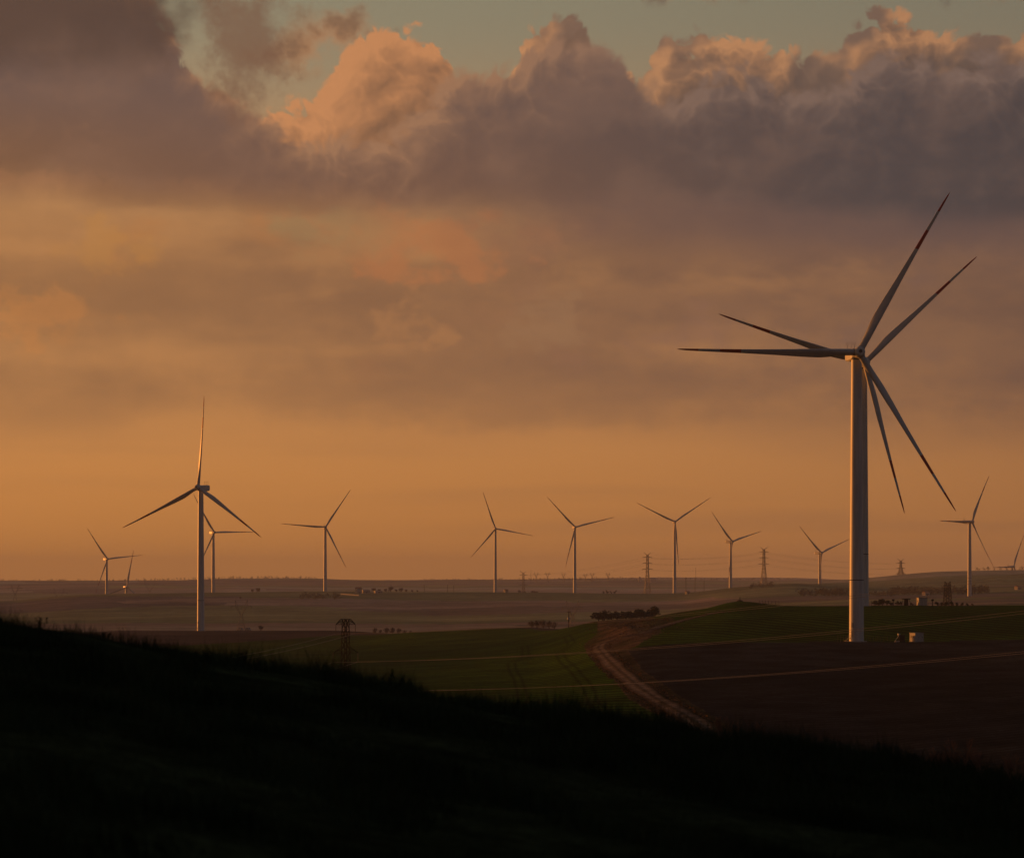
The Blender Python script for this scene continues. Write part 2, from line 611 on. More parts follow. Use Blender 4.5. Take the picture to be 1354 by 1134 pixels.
M['concrete'] = material('concrete', (0.32, 0.30, 0.27), 0.9, 0.2, 3.0, 0.2)
M['wood'] = material('weathered_wood', (0.08, 0.06, 0.045), 0.9, 0.1, 4.0, 0.3)
M['bark'] = material('bark', (0.055, 0.042, 0.032), 0.95, 0.1, 6.0, 0.3)
M['leaf'] = material('dull_evergreen_leaves', (0.055, 0.058, 0.034), 0.8, 0.2, 1.0, 0.4)
M['leaf_brown'] = material('dry_brown_leaves', (0.085, 0.058, 0.038), 0.85, 0.15, 1.0, 0.4)
M['twig'] = material('reddish_twigs', (0.24, 0.115, 0.07), 0.9, 0.1, 5.0, 0.3)
M['grass'] = material('dark_grass_blades', (0.028, 0.038, 0.018), 0.9, 0.0, 0.7, 0.5)
M['dry_grass'] = material('dry_grass_blades', (0.13, 0.078, 0.042), 0.9, 0.0, 0.7, 0.4)
M['rubber'] = material('rubber', (0.02, 0.02, 0.02), 0.9)
M['car'] = material('white_car_paint', (0.32, 0.32, 0.31), 0.7, 0.2)
M['soil_hill'] = soil_material('hillside_turf', 0.5, 0.45, 0.12, fine=4.0)
M['soil_crop'] = soil_material('young_crop', 0.035, 0.34, 0.12, fine=0.7, row_dir=(0.80, 0.60), row_w=6.0, row_amt=0.50)
M['soil_plough'] = soil_material('ploughed_earth', 0.06, 0.45, 0.3, fine=0.8, row_dir=(-0.35, 0.94), row_w=5.0, row_amt=0.25)
M['soil_bank'] = soil_material('dry_bank', 0.12, 0.45, 0.3, fine=0.9)
M['soil_far'] = soil_material('far_fields', 0.006, 0.22, 0.6, fine=0.05, row_dir=(0.1, 0.99), row_w=90.0, row_amt=0.06)


# ------------------------------------------------------------------ terrain
def vnoise(x, y, seed=0):
    xi, yi = np.floor(x).astype(np.int64), np.floor(y).astype(np.int64)
    xf, yf = x - xi, y - yi

    def h(a, b):
        n = (a * 374761393 + b * 668265263 + seed * 974634777) & 0x7fffffff
        n = ((n ^ (n >> 13)) * 1274126177) & 0x7fffffff
        return ((n ^ (n >> 16)) & 0xffff) / 65535.0 - 0.5
    u, v = xf * xf * (3 - 2 * xf), yf * yf * (3 - 2 * yf)
    return (h(xi, yi) * (1 - u) + h(xi + 1, yi) * u) * (1 - v) + (h(xi, yi + 1) * (1 - u) + h(xi + 1, yi + 1) * u) * v


def fbm(x, y, oct=4, seed=0):
    s, a = 0.0, 1.0
    for o in range(oct):
        s = s + vnoise(x, y, seed + o * 17) * a
        x, y, a = x * 2.03 + 3.1, y * 2.03 + 1.7, a * 0.5
    return s


CREST_R = 48.0
crest_px = np.array([-9000, -4000, -1800, -700, 0, 100, 180, 250, 330, 400, 480, 560, 640, 720, 800, 870, 940, 1020, 1120, 1220, 1354, 1700, 2600, 9000.])
crest_py = np.array([560, 540, 640, 740, 822, 836, 853, 870, 884, 894, 908, 922, 936, 949, 962, 971, 983, 998, 1013, 1024, 1036, 1075, 1130, 1130.])  # raised left of the frame, unseen, to shade the near hillside
TD = np.array([90, 140, 300, 450, 600, 840, 1000, 1150, 1400, 1700, 2000, 2850, 3800, 4400, 6000, 9000, 12000, 17000.])
#        px      90   140   300   450   600   840  1000  1150  1400  1700  2000  2850  3800  4400  6000  9000 12000 17000
TABLE = np.array([
    (-9000,  -7,  -16,  -36,  -38,  -38,  -36,  -36,  -36,  -36,  -36,  -40,  -40,  -36,  -55,  -50,    2,    0,   -8),
    (-600,   -7,  -16,  -36,  -38,  -38,  -36,  -36,  -36,  -36,  -36,  -42,  -42,  -36,  -58,  -50,    2,    0,   -8),
    (0,      -7,  -16,  -35,  -36,  -36,  -35,  -35,  -35,  -35,  -36,  -44,  -43,  -32,  -62,  -50,    2,    0,   -8),
    (100,    -7,  -16,  -35,  -35,  -35,  -35,  -35,  -35,  -35,  -36,  -45,  -41,  -23,  -64,  -50,    3,    0,   -8),
    (170,    -7,  -16,  -34,  -35,  -35,  -35,  -35,  -35,  -35,  -35,  -45,  -40,  -20,  -64,  -50,    3,    0,   -8),
    (300,    -8,  -17,  -32,  -35,  -35,  -35,  -35,  -35,  -35,  -35,  -46,  -40,  -17,  -50,  -45,    3,    0,   -8),
    (430,    -8,  -18,  -32,  -35,  -35,  -35,  -35,  -35,  -35,  -35,  -46,  -40,  -16,  -40,  -45,    3,    0,   -8),
    (560,    -8,  -18,  -32,  -34,  -34,  -34,  -34,  -33,  -30,  -38,  -46,  -40,  -18,  -40,  -45,    2,    0,   -8),
    (700,    -9,  -18,  -32,  -33,  -33,  -32,  -30,  -28,  -27,  -40,  -45,  -37,  -19,  -35,  -40,    2,    4,   -8),
    (800,    -9,  -18,  -31,  -32,  -31,  -26,  -20,  -19,  -30,  -42,  -45,  -35,  -19,  -35,  -40,    4,   12,   -8),
    (850,   -10,  -19,  -31,  -32,  -30,  -23,  -17,  -18,  -32,  -42,  -42,  -34,  -19,  -32,  -40,    4,   16,   -8),
    (900,   -10,  -19,  -31,  -31,  -29,  -22,  -14.5, -15, -32,  -40,  -40,  -32,  -18,  -25,  -40,    4,   18,   -8),
    (975,   -10,  -20,  -31,  -31,  -28.5,-21.5,-11.0,-12,  -30,  -38,  -36,  -26,  -9,   -14,  -35,    4,   18,   -8),
    (1050,  -11,  -20,  -31,  -31,  -28,  -21.3,-10.5,-15,  -30,  -36,  -32,  -23,  -3,   -4,   -30,    4,   14,   -8),
    (1134,  -11,  -21,  -31,  -31,  -28,  -21.2,-10.2,-17,  -30,  -34,  -27,  -20,  -10,   4.5, -25,    2,    4,   -8),
    (1250,  -12,  -21,  -31,  -30,  -27,  -21,  -10.2,-17,  -28,  -30,  -22,  -18.5,-8,   17,  -20,    2,    4,   -8),
    (1354,  -12,  -22,  -30,  -29,  -26,  -20.5,-10,  -16,  -26,  -28,  -20,  -16,  -6,   19.5,-10,    2,    4,   -8),
    (1800,  -14,  -22,  -26,  -24,  -15,  -12,  -8,   -14,  -24,  -26,  -20,  -16,  -6,   18,  -10,    2,    4,   -8),
    (9000,  -14,  -22,  -26,  -24,  -15,  -12,  -8,   -14,  -24,  -26,  -20,  -16,  -6,   18,  -10,    2,    4,   -8)])


def hermite(xs, ys, x):
    """Monotone cubic interpolation along the last axis of ys (rows) at one common x array."""
    h = np.diff(xs)
    d = np.diff(ys, axis=-1) / h
    m = np.zeros_like(ys)
    m[..., 1:-1] = np.where(d[..., :-1] * d[..., 1:] > 0, 2 * d[..., :-1] * d[..., 1:] / np.where(np.abs(d[..., :-1] + d[..., 1:]) < 1e-9, 1e-9, d[..., :-1] + d[..., 1:]), 0)
    m[..., 0], m[..., -1] = d[..., 0], d[..., -1]
    i = np.clip(np.searchsorted(xs, x) - 1, 0, len(xs) - 2)
    t = np.clip((x - xs[i]) / h[i], 0, 1)
    a, b = ys[..., i], ys[..., i + 1]
    ma, mb = m[..., i] * h[i], m[..., i + 1] * h[i]
    return a * (2 * t**3 - 3 * t**2 + 1) + ma * (t**3 - 2 * t**2 + t) + b * (-2 * t**3 + 3 * t**2) + mb * (t**3 - t**2)


def px_of(ang):
    return 677.0 + FPX * np.tan(np.clip(ang, -1.2, 1.2))


def terrain_grid(angs, rads):
    """Heights (relative to the lens) on a polar grid: rows = rads, columns = angs."""
    angs, rads = np.atleast_1d(angs).astype(float), np.atleast_1d(rads).astype(float)
    px = np.clip(px_of(angs), -9000, 9000)
    front = np.cos(angs)
    c_r = np.linspace(0, 1, len(angs))
    # profiles at the table columns
    crest = np.interp(px, crest_px, crest_py)
    zc = -(crest - HORIZON) * CREST_R / FPX
    zc = np.where(front > 0.25, zc, np.interp(np.cos(angs), [-1, 0.25], [-2.2, zc.mean() if len(angs) > 50 else -1.5]))
    far = hermite(TD, TABLE[:, 1:], np.clip(rads, TD[0], TD[-1]))            # table columns x rads
    tp = TABLE[:, 0]
    far_i = hermite(tp, far.T.copy(), px)                                   # rads x angs
    z90 = hermite(TD, TABLE[:, 1:], np.array([90.0]))[:, 0]
    z90 = hermite(tp, z90[None, :], px)[0]
    rr = rads[:, None]
    lin_near = -1.75 + (zc[None, :] + 1.75) * np.clip(rr / CREST_R, 0, 1)
    t = np.clip((rr - CREST_R) / (90.0 - CREST_R), 0, 1)
    roll = zc[None, :] + (z90 - zc)[None, :] * (0.35 * t + 0.65 * t * t)
    near = np.where(rr <= CREST_R, lin_near, roll)
    z = np.where(rr < 90.0, near, far_i)
    # broad mound with the marker stone
    X, Y = rr * np.sin(angs)[None, :], rr * np.cos(angs)[None, :]
    mx, my = (978 - 677) / FPX * 1040, 1040.0
    z = z + 2.3 * np.exp(-(((X - mx) / 13.0) ** 2 + ((Y - my) / 40.0) ** 2))
    # bank beside the road bend
    bx, by = (835 - 677) / FPX * 960, 960.0
    z = z + 1.6 * np.exp(-(((X - bx) / 9.0) ** 2 + ((Y - by) / 45.0) ** 2)) * (0.6 + 1.2 * vnoise(X / 5.0, Y / 14.0, 5))
    # unevenness at every scale
    z = z + np.where(rr < 90, 0.10 * fbm(X / 3.0, Y / 3.0, 3, 1), 0)
    z = z + np.where((rr >= 90) & (rr < 2500), 0.7 * fbm(X / 70.0, Y / 70.0, 3, 2) * np.clip((rr - 90) / 400, 0, 1), 0)
    z = z + np.clip((rr - 1800) / 2000, 0, 1) * (4.2 * fbm(X / 420.0, Y / 420.0, 3, 3))
    z = z + np.clip((rr - 5500) / 2500, 0, 1) * (12.0 * fbm(X / 900.0, Y / 2200.0, 4, 4))
    return z


def ground_z(X, Y):
    """World height of the ground at X, Y."""
    return EYE_Z + float(terrain_grid(math.atan2(X, Y), math.hypot(X, Y))[0, 0])


def hit(px, py, rmin=120.0):
    """World point of the ground seen at a photograph position."""
    a = math.atan((px - 677.0) / FPX)
    rs = np.exp(np.linspace(math.log(rmin), math.log(14000), 1500))
    z = terrain_grid(np.array([a]), rs)[:, 0]
    ray = -(py - HORIZON) / FPX * rs * math.cos(a)
    k = int(np.argmax(z >= ray)) if np.any(z >= ray) else len(rs) - 1
    r = rs[k]
    return Vector((r * math.sin(a), r * math.cos(a), EYE_Z + z[k]))


def at(px, D):
    """Ground point in the direction of px at depth D."""
    X = (px - 677.0) / FPX * D
    return Vector((X, D, ground_z(X, D)))


road_pts = [hit(*p) for p in ((985, 1008), (955, 985), (930, 963), (879, 931), (839, 904), (811, 880), (796, 864), (791, 856), (800, 849), (830, 842), (862, 833), (890, 824), (925, 815), (965, 808))]
verge_r = [hit(*p) for p in ((990, 975), (938, 943), (899, 920), (851, 888), (827, 858))]
verge_l = [hit(*p) for p in ((940, 985), (879, 950), (831, 924), (799, 888), (776, 864), (772, 852), (790, 838))]


def px_at_depth(pts, Y):
    ys = np.array([p.y for p in pts])
    o = np.argsort(ys)
    return np.interp(Y, ys[o], np.array([677 + FPX * p.x / p.y for p in pts])[o])


def build_ground():
    inner = np.linspace(R(-14.5), R(14.5), 860)
    left = -np.concatenate([np.linspace(R(14.5), R(40), 60)[1:], np.linspace(R(40), R(180), 70)[1:]])[::-1]
    angs = np.concatenate([left, inner, -left[::-1][:-1]])
    rads = np.concatenate([np.geomspace(1.5, 36, 70), np.linspace(36, 62, 70)[1:], np.geomspace(62, 400, 50)[1:], np.geomspace(400, 4800, 330)[1:], np.geomspace(4800, 16000, 90)[1:]])
    nr, na = len(rads), len(angs)
    Z = terrain_grid(angs, rads)
    A, RR = np.meshgrid(angs, rads)
    X, Y = RR * np.sin(A), RR * np.cos(A)
    px = 677.0 + FPX * np.tan(np.clip(A, -1.2, 1.2))
    front = np.cos(A) > 0.3
    # ---- which field
    HILL, CROP, PLOUGH, BANK, FAR = range(5)
    reg = np.full(X.shape, FAR)
    vr = px_at_depth(verge_r, Y)
    vl = px_at_depth(verge_l, Y)
    jit = 6 * fbm(X / 12.0, Y / 12.0, 2, 9)
    crop_end = np.interp(px, [-600, 150, 250, 450, 700, 780], [1250, 1290, 1330, 1560, 1390, 1150]) + jit * 2
    reg[(RR < crop_end) & (px < vl + jit * 0.4)] = CROP
    reg[(RR >= 90) & (Y < 838 + jit * 0.5) & (px > vr + jit * 0.4)] = PLOUGH
    reg[(Y >= 838 + jit * 0.5) & (RR < 1120) & (px > np.interp(Y, [838, 900, 960, 1020, 1100], [832, 872, 893, 880, 860]) + jit)] = CROP
    reg[(reg == FAR) & (RR < 1180) & (RR >= 90) & (px > 300) & (px < 1100)] = BANK
    reg[RR < 110] = HILL
    reg[~front & (RR >= 110)] = FAR
    # ---- colours of the ground
    col = np.zeros(X.shape + (3,))
    n_low = fbm(X / 60.0, Y / 160.0, 3, 21)
    n_med = fbm(X / 14.0, Y / 30.0, 3, 22)
    g = np.array([0.014, 0.042, 0.005])
    g2 = np.array([0.038, 0.074, 0.006])
    band = np.clip(0.5 + 1.1 * n_low + 0.5 * vnoise(X / 900.0, Y / 46.0, 24), 0, 1)[..., None]
    col[:] = g * (1 - band) + g2 * band
    # wheel marks of the tractor, curving over the left field
    for k0 in (-2.6, 0.0, 16.0, 18.6):
        u = px_at_depth(verge_l, Y)
        xc = (u - 677) / FPX * Y - 9.0 - k0 * 1.0 - 0.00006 * (Y - 760) ** 2
        d = np.abs(X - xc)
        w = np.exp(-(d / 0.55) ** 2) * (Y < 1080)
        col *= (1 - 0.55 * w)[..., None]
    p1, p2 = np.array([0.011, 0.014, 0.0160]), np.array([0.026, 0.027, 0.0270])
    t = np.clip(0.5 + 1.2 * n_low + 0.6 * n_med, 0, 1)[..., None]
    m = reg == PLOUGH
    col[m] = (p1 * (1 - t) + p2 * t)[m]
    b1, b2, b3 = np.array([0.098, 0.066, 0.042]), np.array([0.046, 0.046, 0.022]), np.array([0.17, 0.12, 0.085])
    t = np.clip(0.5 + 1.8 * n_med, 0, 1)[..., None]
    m = reg == BANK
    col[m] = (b1 * t + b2 * (1 - t))[m]
    # the strip beside the road is dark turf with a reddish edge on each side
    m = (reg == BANK) & (Y < 850)
    e = np.clip(np.exp(-((px - vr - 3) / 3.5) ** 2) + np.exp(-((px - vl + 1) / 3.0) ** 2), 0, 1)[..., None]
    turf = np.array([0.034, 0.030, 0.017]) * (0.75 + 0.5 * t)
    col[m] = (turf * (1 - e * 0.8) + b1 * e * 0.8)[m]
    m = reg == HILL
    t = np.clip(0.5 + 1.4 * fbm(X / 2.5, Y / 2.5, 3, 31), 0, 1)[..., None]
    col[m] = (np.array([0.016, 0.020, 0.010]) * (1 - t) + np.array([0.024, 0.032, 0.014]) * t)[m]
    # the far country: a patchwork of strips
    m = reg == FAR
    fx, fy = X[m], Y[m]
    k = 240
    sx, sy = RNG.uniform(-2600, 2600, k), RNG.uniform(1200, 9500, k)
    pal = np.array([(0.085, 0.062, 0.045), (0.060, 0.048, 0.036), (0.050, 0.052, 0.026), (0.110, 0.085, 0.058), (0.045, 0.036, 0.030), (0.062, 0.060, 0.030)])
    pc = np.minimum(pal[RNG.integers(0, len(pal), k)] * np.interp(sy, [1500, 2600, 6000], [2.0, 3.8, 5.2])[:, None] * RNG.uniform(0.85, 1.15, (k, 1)), 0.42)  # paler with distance: part of the haze is painted into the colour
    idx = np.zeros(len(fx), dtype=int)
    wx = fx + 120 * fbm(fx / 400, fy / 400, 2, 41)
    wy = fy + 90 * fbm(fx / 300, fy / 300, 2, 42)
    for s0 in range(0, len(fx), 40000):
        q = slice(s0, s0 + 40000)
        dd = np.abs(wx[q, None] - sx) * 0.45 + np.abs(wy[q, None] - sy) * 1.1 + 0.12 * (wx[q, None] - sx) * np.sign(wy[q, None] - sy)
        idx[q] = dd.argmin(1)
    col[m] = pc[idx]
    # brown fallow between the left field and the nearer turbine on the left
    m2 = (reg == FAR) & (RR < 1850) & (px < 800)
    col[m2] = np.array([0.066, 0.047, 0.037]) * np.clip(1 + 0.9 * n_low[m2], 0.5, 1.5)[:, None]

    verts = np.stack([X, Y, EYE_Z + Z], -1).reshape(-1, 3)
    colf = col.reshape(-1, 3)
    i, j = np.meshgrid(np.arange(nr - 1), np.arange(na), indexing='ij')
    j2 = (j + 1) % na
    quads = np.stack([i * na + j, i * na + j2, (i + 1) * na + j2, (i + 1) * na + j], -1)
    quads = quads.reshape(-1, 4)[:, ::-1]
    fr = reg[:-1, :].reshape(-1)
    names = {HILL: ('hillside', 'soil_hill'), CROP: ('crop_field', 'soil_crop'), PLOUGH: ('ploughed_field', 'soil_plough'), BANK: ('grass_bank', 'soil_bank'), FAR: ('ground', 'soil_far')}
    for rid, (nm, mt) in names.items():
        q = quads[fr == rid]
        used, inv = np.unique(q, return_inverse=True)
        vv, qq, cc = verts[used], inv.reshape(-1, 4), colf[used]
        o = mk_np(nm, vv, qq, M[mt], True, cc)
        o['kind'] = 'structure'
    # patch of turf right under the camera
    mb = MB()
    ring = [tuple(verts[j0]) for j0 in range(na)]
    mb.poly([ring[j0] for j0 in range(0, na)][::-1])
    o = mb.build('turf', M['grass'])
    o['kind'] = 'structure'
    return float(verts[:, 2].min())


Z_MIN = build_ground()


def build_road():
    # smooth centre line, two worn wheel tracks with a grassy crown and soft shoulders
    pts = []
    P = road_pts
    for k in range(len(P) - 1):
        p0, p1, p2, p3 = P[max(k - 1, 0)], P[k], P[k + 1], P[min(k + 2, len(P) - 1)]
        n = max(4, int((p2 - p1).length / 5))
        for q in range(n):
            t = q / n
            pts.append(0.5 * ((2 * p1) + (p2 - p0) * t + (2 * p0 - 5 * p1 + 4 * p2 - p3) * t * t + (3 * p1 - p0 - 3 * p2 + p3) * t ** 3))
    offs = [-3.3, -2.6, -1.9, -1.1, -0.5, 0.0, 0.5, 1.1, 1.9, 2.6, 3.3]
    lift = [0.05, 0.16, 0.10, 0.09, 0.14, 0.17, 0.14, 0.09, 0.10, 0.16, 0.05]
    tint = [(0.10, 0.065, 0.04), (0.13, 0.095, 0.065), (0.21, 0.165, 0.125), (0.23, 0.185, 0.145), (0.16, 0.125, 0.09), (0.115, 0.088, 0.055)]
    tint = [tuple(0.62 * q for q in c) for c in tint]
    tint = tint + tint[-2::-1]
    V, F, C = [], [], []
    for k, p in enumerate(pts):
        d = pts[min(k + 1, len(pts) - 1)] - pts[max(k - 1, 0)]
        s = Vector((d.y, -d.x, 0)).normalized()
        w = 0.82 + 0.16 * math.sin(k * 0.37) * math.sin(k * 0.11)
        for o, l, c in zip(offs, lift, tint):
            q = p + s * (o * w)
            q.z = ground_z(q.x, q.y) + l
            V.append(q)
            C.append(c)
    n = len(offs)
    for k in range(len(pts) - 1):
        for j in range(n - 1):
            a = k * n + j
            F.append((a, a + 1, a + n + 1, a + n))
    o = mk_np('dirt_road', np.array([tuple(v) for v in V]), np.array(F), M['soil_bank'], True, np.array(C))
    o['kind'] = 'structure'


build_road()


# ------------------------------------------------------------------ wind turbines
def blade_mesh():
    n, m = 34, 16
    V, F, mi = [], [], []
    ss_ = [0.0, 0.012, 0.03, 0.05, 0.075, 0.10, 0.13, 0.16, 0.19, 0.22, 0.26, 0.30, 0.35, 0.40, 0.45, 0.50, 0.55, 0.60, 0.64, 0.70, 0.76, 0.82, 0.88, 0.92, 0.95, 0.97, 0.985, 0.995, 1.0]
    for s in ss_:
        z = 1.35 + s * (63.0 - 1.35)
        chord = np.interp(s, [0, 0.05, 0.12, 0.20, 0.28, 0.45, 0.65, 0.85, 0.95, 0.985, 1.0], [2.25, 2.3, 2.85, 3.2, 2.9, 2.0, 1.3, 0.9, 0.62, 0.36, 0.08])
        thick = np.interp(s, [0, 0.05, 0.12, 0.20, 0.30, 0.5, 0.75, 1.0], [2.25, 2.2, 1.9, 1.35, 0.95, 0.58, 0.30, 0.04])
        circ = np.interp(s, [0, 0.04, 0.17], [1, 1, 0])
        tw = R(np.interp(s, [0, 0.1, 0.3, 0.6, 1.0], [-30, -28, -20, -12, -6]) - 8)
        bend = -3.6 * s ** 2.1
        for k in range(m):
            a = 2 * math.pi * k / m
            cx, cy = math.cos(a), math.sin(a)
            # airfoil: blunt nose at +x, thin tail at -x
            u = (1 + cx) / 2
            ax = chord * (u - 0.66)
            ay = thick * 0.5 * cy * (0.35 + 0.65 * u) * 1.15 + thick * 0.06 * (1 - (2 * u - 1) ** 2)
            x = circ * chord * 0.5 * cx + (1 - circ) * ax
            y = circ * thick * 0.5 * cy + (1 - circ) * ay
            V.append((x * math.cos(tw) - y * math.sin(tw), x * math.sin(tw) + y * math.cos(tw) + bend, z))
    L = len(ss_)
    for j in range(L - 1):
        sm = (ss_[j] + ss_[j + 1]) / 2
        for k in range(m):
            F.append((j * m + k, j * m + (k + 1) % m, (j + 1) * m + (k + 1) % m, (j + 1) * m + k))
            mi.append(1 if (0.64 < sm < 0.76 or sm > 0.88) else 0)
    F.append(tuple(range(m))[::-1])
    mi.append(0)
    F.append(tuple((L - 1) * m + k for k in range(m)))
    mi.append(1)
    return V, F, mi


BLADE = mk('blade_shape', *blade_mesh()[:2], [M['blade'], M['red']], None, blade_mesh()[2], True)
BLADE_DATA = BLADE.data
bpy.data.objects.remove(BLADE)


def child(name, data, parent, mat4):
    o = bpy.data.objects.new(name, data)
    COL.objects.link(o)
    o.parent = parent
    o.matrix_local = mat4
    return o


def nacelle_mesh():
    # long bevelled housing, y from -1.6 (rotor end) to 9.4, floor rising to the rear
    sec = [(-1.9, 1.45, -1.45, 1.45), (-1.2, 1.9, -1.95, 1.8), (0.5, 2.05, -2.1, 2.0), (5.5, 2.05, -2.1, 2.15), (8.6, 2.0, -1.7, 2.2), (9.5, 1.8, -1.2, 2.1)]
    V, F = [], []
    for y, w, z0, z1 in sec:
        b = 0.45
        for x, z in ((-w + b, z0), (w - b, z0), (w, z0 + b), (w, z1 - b), (w - b, z1), (-w + b, z1), (-w, z1 - b), (-w, z0 + b)):
            V.append((x, y, z))
    n = 8
    for j in range(len(sec) - 1):
        for k in range(n):
            F.append((j * n + k, j * n + (k + 1) % n, (j + 1) * n + (k + 1) % n, (j + 1) * n + k))
    F.append(tuple(range(n))[::-1])
    F.append(tuple((len(sec) - 1) * n + k for k in range(n)))
    return V, F


NAC = mk('nacelle_shape', *nacelle_mesh(), M['white'])
NAC_DATA = NAC.data
bpy.data.objects.remove(NAC)


def data_of(o):
    d = o.data
    bpy.data.objects.remove(o)
    return d


HUB_DATA = data_of(MB().lathe([(0.9, -2.35), (1.35, -2.25), (1.75, -1.7), (1.95, -0.8), (1.95, 0.9), (1.75, 1.5), (1.5, 1.9)], 28, 'y').build('hub_shape', M['white'], None, True))
CAP_DATA = data_of(MB().lathe([(0.62, -0.10), (0.62, 0.04)], 12, 'y').build('cap_shape', M['seam'], None, False))
COLLAR_DATA = data_of(MB().lathe([(1.22, 1.25), (1.30, 1.3), (1.30, 1.75), (1.22, 1.8)], 24).build('collar_shape', M['blade'], None, True))
RING_DATA = data_of(MB().lathe([(1.18, 1.80), (1.215, 1.82), (1.215, 1.94), (1.16, 1.96)], 24).build('ring_shape', M['seam'], None, True))


def mast_mesh():
    mb = MB()
    for x, h in ((-1.3, 1.7), (0.0, 2.0), (1.2, 1.9)):
        mb.bar((x, 8.0, 2.1), (x, 8.0, 2.1 + h), 0.09)
        pts = [(x + 0.45 * math.cos(a), 8.0, 2.1 + h + 0.40 + 0.45 * math.sin(a)) for a in np.linspace(-math.pi / 2, 1.5 * math.pi, 9)]
        for p, q in zip(pts[:-1], pts[1:]):
            mb.bar(p, q, 0.06)
    mb.bar((-1.6, 8.0, 2.55), (1.5, 8.0, 2.55), 0.08)
    return mb


MAST_DATA = data_of(mast_mesh().build('mast_shape', M['steel_dark']))


def turbine(px, D, hub_py, r_px, yaw, phase, label, detail=2):
    base = at(px, D)
    scale = r_px * D / FPX / 63.0
    H = (EYE_Z + (HORIZON - hub_py) * D / FPX - base.z) / scale
    t = thing('wind_turbine', label, 'wind turbine', base - Vector((0, 0, 0.12)), 0.0, 'wind turbines standing across the fields')
    t.scale = (scale,) * 3
    H += 0.1
    rb, rt = 2.5, 1.78
    zt = H - 2.0
    seg = 40 if detail == 2 else 20
    rad = lambda z: rb + (rt - rb) * (z / zt) ** 1.15
    prof = [(rad(z), z) for z in np.linspace(0, zt, 14)]
    tower = MB().lathe(prof, seg).build('tower', M['white'], t, True)
    joints = (21.0,)
    for zj in joints:
        if zj < zt - 5:
            MB().lathe([(rad(zj) - 0.02, zj - 0.16), (rad(zj) + 0.05, zj - 0.13), (rad(zj) + 0.05, zj + 0.13), (rad(zj) - 0.02, zj + 0.16)], seg).build('flange', M['seam'], tower, True)
    A = Matrix.Translation((0, 0, H)) @ Matrix.Rotation(R(yaw), 4, 'Z')
    nac = child('nacelle', NAC_DATA, t, A)
    child('weather_mast', MAST_DATA, nac, Matrix.Identity(4))
    MB().lathe([(rt - 0.1, zt - 0.01), (rt + 0.12, zt + 0.05), (rt + 0.12, zt + 0.35)], seg).build('yaw_ring', M['seam'], t, True)
    B = A @ Matrix.Rotation(R(-4.0), 4, 'X') @ Matrix.Translation((0, -3.9, 0))
    hub = child('hub', HUB_DATA, t, B)
    child('nose_shade_disc', CAP_DATA, hub, Matrix.Translation((0, -2.34, 0)))  # solid dark disc stands in for the shade inside a hollow nose
    for k in range(3):
        ang = R(90.0 - (phase + 120.0 * k))
        C = Matrix.Rotation(ang, 4, 'Y')
        child('blade', BLADE_DATA, t, B @ C)
        child('blade_collar', COLLAR_DATA, hub, C)
        child('bearing_ring', RING_DATA, hub, C)
    if detail == 2:
        # door with steps on the side towards the sun, a lamp box above it
        da = R(-128)
        def on(zz, r_extra, w, h, name, m):
            r0 = rad(zz) - 0.05
            mb = MB().box(-w / 2, w / 2, -0.08 - r_extra, 0.08, zz, zz + h)
            mb.v = [Matrix.Rotation(da + math.pi / 2, 3, 'Z') @ (v + Vector((0, -r0, 0))) for v in mb.v]
            return mb.build(name, m, tower)
        on(1.6, 0.0, 1.0, 2.2, 'door', M['kiosk'])
        on(4.9, 0.35, 0.6, 1.6, 'lamp_box', M['kiosk'])
        mb = MB()
        for k in range(6):
            mb.box(-0.6, 0.6, -0.3 * k - 0.35, -0.3 * k - 0.03, 1.35 - 0.24 * k, 1.42 - 0.24 * k)
        mb.bar((-0.62, 0, 1.4), (-0.62, -2.0, 0.0), 0.08).bar((0.62, 0, 1.4), (0.62, -2.0, 0.0), 0.08)
        mb.bar((-0.62, 0, 2.3), (-0.62, -2.0, 0.95), 0.05).bar((0.62, 0, 2.3), (0.62, -2.0, 0.95), 0.05)
        for s in (-0.62, 0.62):
            mb.bar((s, -0.05, 1.4), (s, -0.05, 2.3), 0.05).bar((s, -1.95, 0.0), (s, -1.95, 1.0), 0.05)
        mb.v = [Matrix.Rotation(R(-160) + math.pi / 2, 3, 'Z') @ (v + Vector((0, -2.48, 0))) for v in mb.v]
        mb.build('steps', M['steel'], t)
        MB().lathe([(3.6, -0.4), (3.6, 0.14), (3.4, 0.2)], 28).build('foundation', M['concrete'], t)
    return t


